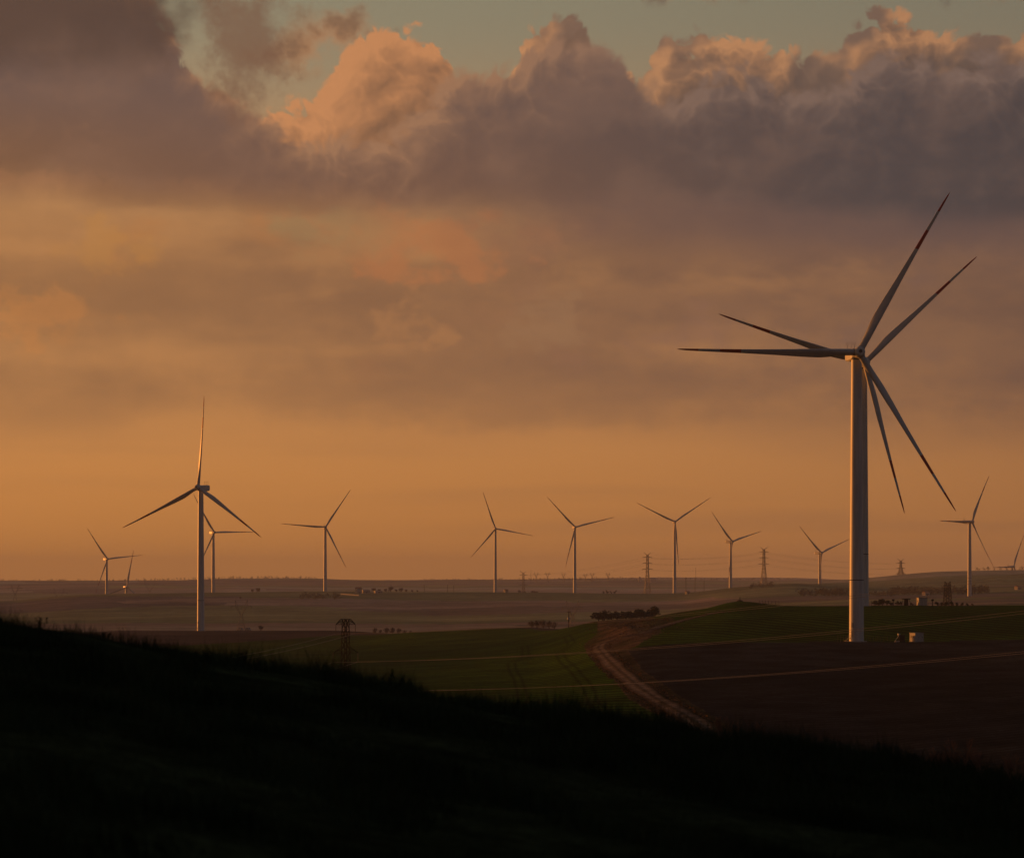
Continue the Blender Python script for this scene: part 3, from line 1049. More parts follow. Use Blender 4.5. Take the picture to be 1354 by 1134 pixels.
TURBINES = [
    (1132.5, 841, 468, 244, 5, 60, 'largest white wind turbine in front, tower beside the pale transformer kiosk', 2),
    (1140.5, 992, 481, 206, 6, 43, 'large white wind turbine half hidden behind the largest turbine tower', 2),
    (265.5, 1691, 645, 121, -22, 86, 'tall white wind turbine standing alone on the left, one blade straight up', 2),
    (141, 3990, 739, 50, 35, 126, 'small wind turbine at far left with its lit nacelle above the low hill', 1),
    (167, 4020, 776, 50, 30, 79, 'far left wind turbine sunk behind the hill, only nacelle and one blade clear', 1),
    (282, 3820, 704, 59, 32, 1, 'distant wind turbine just right of the tall left tower, partly behind it', 1),
    (430, 3800, 697, 60, 12, 56, 'distant wind turbine above the farm buildings, one blade pointing level left', 1),
    (655, 3800, 699, 51, 6, 109, 'distant wind turbine near the middle, leftmost of the central pair', 1),
    (760, 3800, 697, 55, 12, 134, 'distant wind turbine right of centre, left of the tall three-armed pylon', 1),
    (892, 3800, 690, 57, 4, 154, 'distant wind turbine with two raised blades forming a V, between the two tall pylons', 1),
    (966, 3880, 716, 55, 40, 135, 'distant wind turbine with side-turned nacelle just left of the right-hand tall pylon', 1),
    (1084, 4050, 731, 54, 38, 140, 'short distant wind turbine just left of the largest turbine tower', 1),
    (1282, 2850, 690, 71, 40, 60, 'mid-distance wind turbine at right with its base on the green slope', 1),
    (1338, 4600, 749, 48, 40, 62, 'wind turbine at the right edge rising from behind the hill', 1),
]
for T in TURBINES:
    turbine(*T)


# ------------------------------------------------------------------ pylons and cables
def strain_pylon(loc, height, rz, label, arms=((0.30, 6.0, 0), (1.35, 2.9, 1), (8.4, 3.7, 1), (15.6, 3.7, 1)), parts=True, w=0.16, body=1.35, spread=2.6, mat='steel_dark', horns=False, name='lattice_pylon', cat='pylon', ins=2.3, group='lattice pylons carrying power lines', panels=9):
    """Square lattice tower; arms are (drop below top, half length, has insulators)."""
    t = thing(name, label, cat, loc, rz, group)
    hb = body / 2
    def half(z):
        k = z / height
        return hb + (spread - hb) * max(0.0, 1 - k / 0.62) ** 1.25 if k < 0.62 else hb * (1 - 0.25 * (k - 0.62) / 0.38)
    zs = [height * (1 - (1 - q / panels) ** 1.05) for q in range(panels + 1)]
    for sx, sy in ((1, 1), (1, -1), (-1, -1), (-1, 1)):
        mb = MB()
        for z0, z1 in zip(zs[:-1], zs[1:]):
            mb.bar((sx * half(z0), sy * half(z0), z0), (sx * half(z1), sy * half(z1), z1), w * 1.25)
        mb.build('leg', M[mat], t)
    mb = MB()
    for q, (z0, z1) in enumerate(zip(zs[:-1], zs[1:])):
        h0, h1 = half(z0), half(z1)
        for (ax, ay), (bx, by) in (((-1, -1), (1, -1)), ((1, -1), (1, 1)), ((1, 1), (-1, 1)), ((-1, 1), (-1, -1))):
            mb.bar((ax * h0, ay * h0, z0), (bx * h1, by * h1, z1), w * 0.8)
            mb.bar((bx * h0, by * h0, z0), (ax * h1, ay * h1, z1), w * 0.8)
            mb.bar((ax * h1, ay * h1, z1), (bx * h1, by * h1, z1), w * 0.7)
    mb.build('bracing', M[mat], t)
    tips = []
    for drop, L, has in arms:
        if not has:
            continue
        z = height - drop
        hz = half(z)
        mb = MB()
        up = 1.5 if not horns else 1.2
        for s in (-1, 1):
            tip = (s * L, 0, z)
            for sy in (-1, 1):
                mb.bar((s * hz, sy * hz, z), tip, w * 0.9)
                mb.bar((s * half(min(z + up, height)), sy * hz * 0.9, min(z + up, height)), tip, w * 0.9)
                mb.bar((s * hz, sy * hz, z), (s * (hz + L) / 2, sy * hz * 0.45, z + up * 0.5), w * 0.6)
            mb.bar((s * (hz + L) / 2, -hz * 0.5, z), (s * (hz + L) / 2, hz * 0.5, z), w * 0.6)
        arm = mb.build('cross_arm', M[mat], t)
        for s in (-1, 1):
            if parts:
                prof = []
                for q in range(9):
                    zq = -0.15 - (ins - 0.25) * q / 8
                    prof += [(0.06, zq + 0.02), (0.15, zq), (0.06, zq - 0.08)]
                ib = MB().lathe(prof[::-1], 8)
                ib.bar((0, 0, 0), (0, 0, -ins), 0.05)
                ib.v = [v + Vector((s * L, 0, z)) for v in ib.v]
                ib.build('insulator', M['insul'], t)
            tips.append(Vector((s * L, 0, z - ins)))
    mb = MB()
    if horns:
        for s in (-1, 1):
            for sy in (-1, 1):
                mb.bar((s * hb * 0.75, sy * hb * 0.75, height), (s * arms[0][1], 0, height + arms[0][0]), w)
            mb.bar((s * hb * 0.4, 0, height - 1.0), (s * arms[0][1], 0, height + arms[0][0]), w * 0.8)
        mb.build('earth_wire_horn', M[mat], t)
    else:
        hz = half(height)
        mb.bar((-1.5, 0, height), (1.5, 0, height), w)
        for s in (-1, 1):
            mb.bar((s * hz, -hz, height), (s * 1.5, 0, height), w * 0.8).bar((s * hz, hz, height), (s * 1.5, 0, height), w * 0.8)
            mb.bar((s * 1.5, 0, height), (s * arms[1][1], 0, height - arms[1][0]), w)
        mb.build('peak_frame', M[mat], t)
    Rz = Matrix.Rotation(rz, 4, 'Z')
    return t, [Vector(loc) + (Rz @ p) for p in tips]


def cable(a, b, sag, r, label, group, name='power_cable', n=36):
    pts = []
    for k in range(n + 1):
        t = k / n
        p = a.lerp(b, t)
        p.z -= sag * 4 * t * (1 - t)
        pts.append(p)
    o = MB().tube(pts, r, 5).build(name, M['wire'], None)
    tag(o, label, 'cable', group)
    return o


# the near line: the pylon below the crest, its neighbours just out of the picture
D0 = 600.0
p0 = at(457, D0)
h0 = EYE_Z + (HORIZON - 818) * D0 / FPX - p0.z
pyl0, tips0 = strain_pylon(p0, h0, R(38), 'near dark lattice pylon rising from behind the grassy crest', spread=1.6, body=1.6, w=0.115)
p1 = at(1760, 385)
h1 = EYE_Z + (HORIZON - 668) * 385 / FPX - p1.z
pyl1, tips1 = strain_pylon(p1, h1, R(38), 'lattice pylon outside the right edge carrying the near cables', spread=2.4)
pm = at(-320, 335)
hm_ = EYE_Z + (HORIZON - 872) * 335 / FPX - pm.z
pylm, tipsm = strain_pylon(pm, hm_, R(-30), 'lattice pylon outside the left edge, low behind the hillside', spread=2.4)
for lv, nm in enumerate(('upper', 'middle', 'lower')):
    for s in range(2):
        k = lv * 2 + s
        cable(tips0[k], tips1[k], (3.6, 3.0, 3.0)[lv], 0.030, '%s of the two %s sunlit cables running right from the near pylon' % (('nearer', 'farther')[s], nm), '%s cables right of the near pylon' % nm)
        cable(tips0[k], tipsm[k], 4.0, 0.030, '%s of the two %s cables dropping left from the near pylon' % (('nearer', 'farther')[s], nm), '%s cables left of the near pylon' % nm)

# tall three-armed pylons of the far line
ARMS3 = ((3.6, 6.2, 0), (4.5, 8.4, 1), (14.0, 8.4, 1), (24.0, 9.6, 1))
far_line = []
for px, D, py_top, lab in ((692, 4700, 757, 'faint far lattice pylon beside the tree clump left of centre'),
                           (856, 3950, 733, 'tall three-armed lattice pylon right of centre, left one of the two'),
                           (1010, 3950, 726, 'tall three-armed lattice pylon right of centre, right one of the two'),
                           (1191, 4380, 741, 'lattice pylon standing on the hill skyline right of the largest tower')):
    b = at(px, D)
    h = EYE_Z + (HORIZON - py_top) * D / FPX - b.z
    sc = 1.0 if D < 4000 else 1.1
    t, tips = strain_pylon(b, h, R(12 if D < 4000 else 5), lab, arms=ARMS3, parts=False, w=0.42 * sc, body=3.6, spread=5.0, mat='steel', horns=True, ins=1.2, panels=10)
    far_line.append(tips)
for a, b, lab in ((0, 1, 'far cables between tree clump and left tall pylon'), (1, 2, 'far cables between the two tall pylons'), (2, 3, 'far cables right of the right tall pylon')):
    for k in range(6):
        cable(far_line[a][k], far_line[b][k], 5.0, 0.085, '%s %s strand of the %s' % (('left', 'right')[k % 2], ('upper', 'middle', 'lower')[k // 2], lab), lab, n=20)


def portal_pylon(loc, height, rz, label, w=0.4, parts=True, group='far pylons with forked heads'):
    """Waisted tower with a forked head, a level beam and two earth wire peaks."""
    t = thing('forked_pylon', label, 'pylon', loc, rz, group)
    hw = height * 0.13
    zw, zb = height * 0.55, height * 0.80
    for s in (-1, 1):
        mb = MB()
        for sy in (-1, 1):
            mb.bar((s * hw, sy * hw * 0.6, 0), (s * 0.9, sy * 0.7, zw), w)
        n = 4
        for q in range(n):
            z0, z1 = zw * q / n, zw * (q + 1) / n
            x0, x1 = hw + (0.9 - hw) * q / n, hw + (0.9 - hw) * (q + 1) / n
            mb.bar((s * x0, -0.8, z0), (-s * x1, -0.8, z1), w * 0.6)
            mb.bar((s * x0, 0.8, z0), (-s * x1, 0.8, z1), w * 0.5)
            mb.bar((s * x1, -0.8, z1), (s * x1, 0.8, z1), w * 0.5)
        mb.build('leg', M['steel'], t)
        mb = MB()
        for sy in (-1, 1):
            mb.bar((s * 0.9, sy * 0.7, zw), (s * height * 0.17, sy * 0.5, zb), w)
            mb.bar((s * 0.4, sy * 0.7, zw), (s * height * 0.12, sy * 0.5, zb), w * 0.8)
        mb.bar((s * height * 0.17, 0, zb), (s * height * 0.19, 0, height), w)
        mb.bar((s * height * 0.10, 0, zb), (s * height * 0.19, 0, height), w * 0.8)
        mb.build('fork', M['steel'], t)
    mb = MB()
    L = height * 0.33
    for sy in (-1, 1):
        mb.bar((-L, 0, zb), (L, 0, zb), w * 0.8)
        mb.bar((-L, 0, zb), (-L * 0.5, sy * 0.5, zb + height * 0.05), w * 0.6)
        mb.bar((L, 0, zb), (L * 0.5, sy * 0.5, zb + height * 0.05), w * 0.6)
        mb.bar((-L * 0.5, sy * 0.5, zb + height * 0.05), (L * 0.5, sy * 0.5, zb + height * 0.05), w * 0.6)
    mb.build('beam', M['steel'], t)
    if parts:
        for x in (-L * 0.95, 0, L * 0.95):
            MB().bar((x, 0, zb), (x, 0, zb - height * 0.07), w * 0.5).build('insulator', M['insul'], t)
    return t


for px, D, top, w, lab in ((319, 2150, 793, 0.32, 'forked pylon in the hollow right of the tall left turbine'),
                           (20, 3950, 772, 0.42, 'forked pylon at the left edge against the far fields'),
                           (78, 4700, 777, 0.40, 'faint forked pylon behind the low hill at far left'),
                           (198, 5200, 764, 0.42, 'faint forked pylon on the far plain right of the sunken turbine'),
                           (757, 2060, 794, 0.26, 'faint forked pylon in the mist behind the bush clump'),
                           (709, 8400, 756, 0.7, 'tiny forked pylon on the horizon, first right of the central turbine'),
                           (724, 8400, 756, 0.7, 'tiny forked pylon on the horizon, second right of the central turbine'),
                           (745, 8400, 757, 0.7, 'tiny forked pylon on the horizon just left of the turbine right of centre'),
                           (774, 8400, 758, 0.7, 'tiny forked pylon on the horizon just right of the turbine right of centre'),
                           (783, 8400, 757, 0.7, 'tiny forked pylon on the horizon, second right of the turbine right of centre'),
                           (804, 8400, 757, 0.7, 'tiny lone forked pylon on the horizon left of the left tall pylon')):
    b = at(px, D)
    h = EYE_Z + (HORIZON - top) * D / FPX - b.z
    portal_pylon(b, h, R(10), lab, w, D < 5000)

# stout twin-bodied mast right of the largest turbine
b = at(1253, 1900)
h = EYE_Z + (HORIZON - 771) * 1900 / FPX - b.z
t, _ = strain_pylon(b, h, R(20), 'stout dark lattice mast between the shed and the right mid-distance turbine', arms=((1.4, 2.6, 0), (2.0, 3.4, 1), (6.0, 3.4, 1), (10.0, 3.4, 1)), parts=False, w=0.30, body=4.2, spread=3.0, ins=0.8, name='lattice_mast', cat='mast', horns=True)


def utility_pole(px, D, top, label, box=False, w=0.3):
    b = at(px, D)
    h = EYE_Z + (HORIZON - top) * D / FPX - b.z
    t = thing('utility_pole', label, 'pole', b, R(15), 'wooden utility poles')
    MB().bar((0, 0, -0.1), (0, 0, h), w, w * 0.7, 8).build('post', M['wood'], t)
    MB().box(-1.1, 1.1, -0.1, 0.1, h - 0.5, h - 0.3).build('cross_arm', M['wood'], t)
    for x in (-0.95, 0.0, 0.95):
        MB().lathe([(0.10, h - 0.3), (0.16, h - 0.15), (0.08, h + 0.1)], 8).build('insulator', M['insul'], t).location = (x, 0, 0)
    if box:
        MB().box(-0.9, 0.7, -1.0, -0.16, h * 0.55, h * 0.55 + 1.3, 0.08).build('transformer', M['kiosk'], t)
        MB().bar((-0.7, -0.5, h * 0.55), (0, 0, h * 0.4), 0.12).build('bracket', M['steel_dark'], t)
    return t


utility_pole(752, 1330, 808, 'dark utility pole with a transformer box beside the round bush clump', True, 0.45)
for px, D, top, lab in ((907, 3700, 763, 'thin far pole right of the V-bladed turbine'), (919, 6000, 764, 'thin far pole on the plain beyond the hedge, left of the side-turned turbine'),
                        (931, 3900, 768, 'thin far pole left of the side-turned turbine'), (920, 9000, 750, 'tall thin far pole on the horizon left of the side-turned turbine'),
                        (702, 8400, 753, 'tall thin pole on the horizon right of the central turbine'), (592, 3900, 773, 'thin far pole on the crest left of the central turbine'),
                        (600, 3900, 774, 'short thin far pole on the crest left of the central turbine'), (561, 3900, 773, 'thin far pole on the crest right of the farm buildings'), (517, 3850, 773, 'thin far pole among the trees beside the farm buildings')):
    utility_pole(px, D, top, lab, False, 0.55 if D < 5000 else 1.0)


# ------------------------------------------------------------------ small structures
def kiosk(px, D, w, d, h, rz, label, name='transformer_kiosk', door=True):
    b = at(px, D)
    t = thing(name, label, 'kiosk', b - Vector((0, 0, 0.05)), rz)
    MB().box(-w / 2, w / 2, -d / 2, d / 2, 0.12, h, 0.04).build('cabinet', M['kiosk'], t)
    MB().box(-w / 2 - 0.15, w / 2 + 0.15, -d / 2 - 0.15, d / 2 + 0.15, h, h + 0.16).build('roof', M['grey_roof'], t)
    MB().box(-w / 2 - 0.2, w / 2 + 0.2, -d / 2 - 0.2, d / 2 + 0.2, -0.3, 0.12).build('plinth', M['concrete'], t)
    if door:
        for x in (-w * 0.22, w * 0.22):
            dr = MB().box(x - w * 0.18, x + w * 0.18, -d / 2 - 0.05, -d / 2 + 0.01, 0.25, h - 0.25).build('door', M['kiosk'], t)
            MB().box(x + w * 0.12, x + w * 0.15, -d / 2 - 0.10, -d / 2 - 0.05, h * 0.45, h * 0.6).build('handle', M['seam'], dr)
        v = MB()
        for q in range(6):
            v.box(-w / 2 - 0.06, -w / 2 - 0.002, -d * 0.3, d * 0.3, h * 0.45 + q * 0.14, h * 0.45 + q * 0.14 + 0.08)
        v.build('louvre', M['seam'], t)
    return t


kiosk(1212, 838, 3.6, 3.2, 3.0, R(28), 'pale transformer kiosk with a sunlit side right of the largest tower')
kiosk(1219, 1002, 3.6, 2.6, 3.1, R(10), 'grey shed on the crest right of the second turbine tower', 'small_shed')

b = at(1190, 838)
t = thing('cable_stand', 'dark equipment stand with a slanting strut left of the pale kiosk', 'equipment', b - Vector((0, 0, 0.05)), R(14))
MB().box(-0.3, 1.6, -0.6, 0.6, 0.0, 2.4, 0.05).build('cabinet', M['steel_dark'], t)
MB().box(-0.75, -0.1, -0.45, 0.45, 2.4, 2.95, 0.04).build('junction_box', M['kiosk'], t)
MB().bar((-2.1, 0, 0), (-0.3, 0, 2.4), 0.18).build('strut', M['kiosk'], t)
MB().box(-1.7, -0.3, -0.4, 0.4, 0.0, 0.5).build('plinth', M['concrete'], t)
MB().bar((-0.5, 0.3, 0), (-0.5, 0.3, 2.4), 0.12).bar((-0.5, -0.3, 0), (-0.5, -0.3, 2.4), 0.12).build('post', M['steel_dark'], t)

b = at(1198, 998)
t = thing('service_shelter', 'dark open shelter on the crest left of the grey shed', 'shelter', b - Vector((0, 0, 0.05)), R(5))
MB().box(-1.5, 1.6, -1.2, 1.2, 2.55, 2.9).build('roof', M['steel_dark'], t)
MB().box(-0.7, 0.8, -0.7, 0.7, 0.0, 2.55, 0.05).build('cabinet', M['steel_dark'], t)
for x in (-1.3, 1.4):
    MB().bar((x * 1.4, 0, 0), (x, 0, 2.55), 0.14).build('prop', M['steel_dark'], t)

for px, D, h, lab in ((1233, 1000, 2.7, 'short dark post with a square head right of the grey shed'), (1181, 1000, 2.6, 'short dark post with a square head left of the open shelter')):
    b = at(px, D)
    t = thing('marker_post', lab, 'post', b - Vector((0, 0, 0.05)), 0)
    MB().bar((0, 0, 0), (0, 0, h * 0.75), 0.34).build('post', M['wood'], t)
    MB().box(-0.5, 0.5, -0.3, 0.3, h * 0.7, h, 0.03).build('head', M['steel_dark'], t)


def wire_fence(pts, h, label, n_post, rails=3, w=0.10):
    base = Vector(pts[0])
    t = thing('wire_fence', label, 'fence', base, 0)
    L = len(pts) - 1
    heads = []
    for k in range(n_post):
        u = k / (n_post - 1) * L
        i = min(int(u), L - 1)
        p = Vector(pts[i]).lerp(Vector(pts[i + 1]), u - i)
        p.z = ground_z(p.x, p.y)
        MB().bar(p - base - Vector((0, 0, 0.2)), p - base + Vector((0, 0, h)), w).build('post', M['wood'], t)
        heads.append(p - base)
    for r in range(rails):
        mb = MB()
        z = h * (0.35 + 0.55 * r / max(1, rails - 1))
        for a, c in zip(heads[:-1], heads[1:]):
            mb.bar(a + Vector((0, 0, z)), c + Vector((0, 0, z)), w * 0.4)
        mb.build('rail', M['steel_dark'], t)
    return t


wire_fence([at(1108, 836), at(1122, 836)], 2.6, 'low dark fence panel at the foot of the largest turbine, left side', 5, 3, 0.14)
wire_fence([at(1146, 842), at(1178, 842)], 1.7, 'dark fence line between the largest tower and the equipment stand', 8, 2, 0.10)
wire_fence([at(1004, 1000), at(1016, 1000), at(1030, 1000)], 1.9, 'short pale fence on the slope right of the mound', 7, 2, 0.16)
wire_fence([at(1152, 1000), at(1178, 1000)], 2.0, 'dark fence beside the second turbine tower on the crest', 6, 2, 0.14)

b = at(978, 1040)
t = thing('marker_stone', 'small dark stone marker on top of the grassy mound', 'marker', b - Vector((0, 0, 0.05)), 0)
MB().lathe([(1.5, 0), (1.3, 0.35), (0.9, 0.55), (0.5, 0.7)], 9).build('stone_pile', M['bark'], t)
MB().bar((0.1, 0, 0.5), (0.15, 0, 2.0), 0.35, 0.25).build('pillar', M['bark'], t)


def house(px, D, w, d, h, rh, rz, label, roof='tile', windows=3, floors=1, cat='house', name='farmhouse', group=None, wall='render'):
    b = at(px, D)
    t = thing(name, label, cat, b - Vector((0, 0, 0.3)), rz, group)
    MB().box(-w / 2, w / 2, -d / 2, d / 2, 0, h).build('wall', M[wall], t)
    o = 0.4
    mb = MB()
    A = [(-w / 2 - o, -d / 2 - o, h + 0.003), (w / 2 + o, -d / 2 - o, h + 0.003), (w / 2 + o, d / 2 + o, h + 0.003), (-w / 2 - o, d / 2 + o, h + 0.003), (-w / 2 - o, 0, h + rh), (w / 2 + o, 0, h + rh)]
    mb.v = [Vector(p) for p in A]
    mb.f = [(3, 2, 1, 0), (0, 1, 5, 4), (2, 3, 4, 5), (1, 2, 5), (3, 0, 4)]
    rf = mb.build('roof', M[roof], t)
    if cat == 'house':
        MB().box(w * 0.2, w * 0.2 + 0.8, -0.4, 0.4, h + rh * 0.5, h + rh + 0.9).build('chimney', M['render'], rf)
    for fl in range(floors):
        for k in range(windows):
            x = -w / 2 + w * (k + 0.5) / windows
            z = h * (fl + 0.4) / floors
            wn = MB().box(x - 0.6, x + 0.6, -d / 2 - 0.06, -d / 2 + 0.02, z, z + 1.3).build('window', M['glass'], t)
            MB().box(x - 0.7, x + 0.7, -d / 2 - 0.12, -d / 2 - 0.002, z - 0.15, z - 0.03).build('sill', M['concrete'], wn)
    for y in (-d * 0.2, d * 0.2):
        MB().box(-w / 2 - 0.06, -w / 2 + 0.02, y - 0.6, y + 0.6, h * 0.4, h * 0.4 + 1.3).build('window', M['glass'], t)
    MB().box(-0.6, 0.6, -d / 2 - 0.09, -d / 2 - 0.0605, 0.3, 2.4).build('door', M['wood'], t)
    return t


house(474, 3650, 8, 7, 7.5, 2.0, R(32), 'two-storey white farmhouse with a sunlit end on the far crest', 'tile', 3, 2)
house(484, 3660, 11, 6, 4.2, 1.4, R(20), 'low pale barn just right of the two-storey farmhouse', 'grey_roof', 4, 1, 'barn', 'barn')
house(500, 3670, 12, 6, 3.2, 1.0, R(31), 'long low shed at the right end of the farm', 'grey_roof', 4, 1, 'shed', 'long_shed')
house(862, 8300, 26, 16, 14, 3, R(32), 'pale sunlit building on the horizon behind the left tall pylon', 'grey_roof', 4, 2, 'building', 'far_building')
house(1224, 3000, 7, 6, 4.0, 1.5, R(32), 'tiny sunlit cottage in the tree belt behind the grey shed', 'tile', 2, 1, 'cottage', 'cottage')
house(1346, 3300, 7, 6, 4.0, 1.5, R(32), 'tiny sunlit cottage near the right edge below the hill', 'tile', 2, 1, 'cottage', 'cottage')
house(909, 3650, 6, 5, 3.6, 1.2, R(32), 'tiny pale hut at the foot of the V-bladed turbine', 'tile', 2, 1, 'hut', 'hut')
house(669, 3850, 6, 5, 4, 1.4, R(32), 'tiny pale hut just right of the central turbine base', 'tile', 2, 1, 'hut', 'hut')

# pale wall below the farmhouse, catching the sun
a, c = at(451, 3560), at(475, 3520)
t = thing('field_wall', 'long low pale wall in the field below the farmhouse', 'wall', a, 0)
mb = MB()
for k in range(8):
    p, q = a.lerp(c, k / 8), a.lerp(c, (k + 1) / 8)
    p.z, q.z = ground_z(p.x, p.y), ground_z(q.x, q.y)
    mb.bar(p - a + Vector((0, 0, 0.5)), q - a + Vector((0, 0, 0.5)), 1.9)
mb.build('masonry', M['render'], t)
mb = MB()
for k in range(8):
    p, q = a.lerp(c, k / 8), a.lerp(c, (k + 1) / 8)
    p.z, q.z = ground_z(p.x, p.y), ground_z(q.x, q.y)
    mb.bar(p - a + Vector((0, 0, 1.5)), q - a + Vector((0, 0, 1.5)), 0.5)
mb.build('coping', M['concrete'], t)

# silo on the horizon
b = at(846, 8300)
t = thing('silo', 'thin pale silo on the horizon left of the left tall pylon', 'silo', b - Vector((0, 0, 0.5)), 0)
MB().lathe([(4, 0), (4, 16)], 16).build('drum', M['concrete'], t, True)
MB().lathe([(4.2, 16), (2.2, 18.5), (0.4, 19.5)], 16).build('cap', M['grey_roof'], t, True)


def car(px, D, rz, label, van=False):
    b = at(px, D)
    t = thing('parked_van', label, 'van', b, rz, 'vans parked by the left turbine')
    prof = [(-2.3, 0.45), (2.3, 0.45), (2.35, 0.95), (1.5, 1.1), (0.95, 2.0), (-2.2, 2.05), (-2.35, 1.0)]
    mb = MB()
    n = len(prof)
    mb.v = [Vector((x, -0.95, z)) for x, z in prof] + [Vector((x, 0.95, z)) for x, z in prof]
    mb.f = [tuple(range(n)), tuple(range(2 * n - 1, n - 1, -1))] + [(k, k + n, (k + 1) % n + n, (k + 1) % n) for k in range(n)]
    mb.build('body', M['car'], t)
    for x in (-1.4, 1.4):
        for y in (-0.97, 0.97):
            w = MB().lathe([(0.36, -0.11), (0.36, 0.11)], 12, 'y').build('wheel', M['rubber'], t)
            w.location = (x, y, 0.36)
    MB().box(-0.9, 0.8, -0.975, -0.955, 1.25, 1.8).build('window', M['glass'], t)
    MB().box(-0.9, 0.8, 0.955, 0.975, 1.25, 1.8).build('window', M['glass'], t)
    MB().poly([(1.52, -0.8, 1.16), (1.52, 0.8, 1.16), (1.02, 0.75, 1.92), (1.02, -0.75, 1.92)]).build('windscreen', M['glass'], t)
    return t


car(318, 1700, R(-40), 'pale parked van right of the tall left turbine, left one of two')
car(328, 1705, R(-36), 'pale parked van right of the tall left turbine, right one of two')


# ------------------------------------------------------------------ trees and bushes
def leaf_cloud(lobes, n, size, rng, squash=0.8):
    """Small leaf faces spread through uneven lobes (centre, radius)."""
    V, F = [], []
    vol = np.array([l[3] ** 3 for l in lobes])
    pick = rng.choice(len(lobes), n, p=vol / vol.sum())
    for i in pick:
        cx, cy, cz, r = lobes[i]
        d = rng.normal(size=3)
        d /= np.linalg.norm(d)
        rad = r * rng.uniform(0.25, 1.0) ** 0.5 * (1.0 + 0.18 * rng.normal())
        p = np.array([cx, cy, cz]) + d * rad * np.array([1, 1, squash])
        a = rng.normal(size=3)
        a /= np.linalg.norm(a)
        b = np.cross(a, rng.normal(size=3))
        b /= np.linalg.norm(b)
        s = size * rng.uniform(0.5, 1.3)
        k = len(V)
        V += [p - a * s, p + b * s * 0.5, p + a * s, p - b * s * 0.5]
        F.append((k, k + 1, k + 2, k + 3))
    return V, F


def branches(mb, p, d, length, r, depth, rng, spread=0.6, shrink=0.68, kids=3):
    q = p + d * length
    mb.bar(p, q, r * 1.4, r)
    if depth == 0:
        return
    for _ in range(kids):
        nd = (d + Vector(rng.normal(size=3)) * spread * 0.6 + Vector((0, 0, 0.15))).normalized()
        branches(mb, p.lerp(q, rng.uniform(0.55, 1.0)), nd, length * shrink * rng.uniform(0.7, 1.2), r * 0.6, depth - 1, rng, spread, shrink, kids)


def bush_proto(seed, w, h, n, leaf, mat, twig_only=False, trunk=0.25):
    rng = np.random.default_rng(seed)
    t = bpy.data.objects.new('bush', None)
    COL.objects.link(t)
    mb = MB()
    for k in range(3):
        a = rng.uniform(0, 6.28)
        branches(mb, Vector((0, 0, -0.2)), Vector((0.4 * math.cos(a), 0.4 * math.sin(a), 1)).normalized(), h * 0.42, 0.03 * h, 3 if twig_only else 2, rng, 0.7, 0.66)
    mb.build('trunk', M['bark'], t)
    lobes = []
    for k in range(9):
        a, q = rng.uniform(0, 6.28), rng.uniform(0.0, 0.36)
        lobes.append((w * q * math.cos(a), w * q * math.sin(a), h * rng.uniform(trunk, 0.80), min(w, h) * rng.uniform(0.14, 0.26)))
    V, F = leaf_cloud(lobes, n, leaf, rng)
    mk('crown', V, F, M[mat], t)
    return t


PROTO = [bush_proto(101, 5.2, 4.2, 620, 0.34, 'leaf'), bush_proto(102, 4.4, 4.6, 560, 0.34, 'leaf'), bush_proto(103, 5.6, 3.6, 620, 0.34, 'leaf'),
         bush_proto(104, 4.8, 4.4, 340, 0.26, 'leaf_brown', True), bush_proto(105, 5.4, 4.0, 320, 0.26, 'leaf_brown', True)]
FAR_TREE = [bush_proto(111, 8.5, 8.5, 420, 0.6, 'leaf_brown', True, 0.18), bush_proto(112, 10.0, 7.5, 420, 0.6, 'leaf', False, 0.15)]
USED = set()
ORD = ('first', 'second', 'third', 'fourth', 'fifth', 'sixth', 'seventh', 'eighth', 'ninth', 'tenth', 'eleventh', 'twelfth', 'thirteenth', 'fourteenth', 'fifteenth', 'sixteenth')
COUNT = {}


def plant(proto, px, D, h_scale, label, group, name='bush', cat='bush', w_scale=None, X=None):
    if id(proto) in USED:
        o = copy_tree(proto)
    else:
        o = proto
        USED.add(id(proto))
    o.name = name
    b = at(px, D)
    o.location = b - Vector((0, 0, 0.1))
    o.rotation_euler = (0, 0, random.uniform(0, 6.28))
    ws = w_scale or h_scale
    o.scale = (ws, ws, h_scale)
    if '#' in label:
        COUNT[label] = COUNT.get(label, 0) + 1
        label = label.replace('#', ORD[COUNT[label] - 1] + ' from the left')
    tag(o, label, cat, group)
    return o


L_A = 'brown winter bush, # in the loose row beyond the green field'
for k, (px, h) in enumerate(((496, 1.05), (503, 0.85), (511, 1.15), (519, 1.3), (527, 1.1), (535, 0.85), (543, 0.65), (551, 0.45))):
    plant(PROTO[3 + k % 2], px, 1620 + 14 * (k % 3), h, L_A, 'brown bushes right of the near pylon', w_scale=h * 0.95)
L_B = 'bare rounded bush, # in the clump by the utility pole'
for k, (px, h) in enumerate(((703, 1.15), (710, 1.35), (718, 1.3), (726, 1.35), (733, 1.1))):
    plant(PROTO[3 + k % 2], px, 1400 + 8 * (k % 2), h, L_B, 'bushes in the round clump')
L_C = 'dark evergreen bush, # in the hedge above the road bend'
for k in range(13):
    plant(PROTO[k % 3], 791 + k * 6.2, 1165 + 10 * (k % 3), 1.05 + 0.22 * math.sin(k * 1.7), L_C, 'evergreen bushes in the hedge above the road bend', w_scale=1.45)
for px, h in ((799, 1.55), (864, 1.45)):
    plant(PROTO[4], px, 1185, h, 'bare brown tree standing above the dark hedge, %s end' % ('left' if px < 830 else 'right'), 'bare trees in the hedge', 'bare_tree', 'tree')
L_D = 'low dark bush, # between the second tower and the shelter'
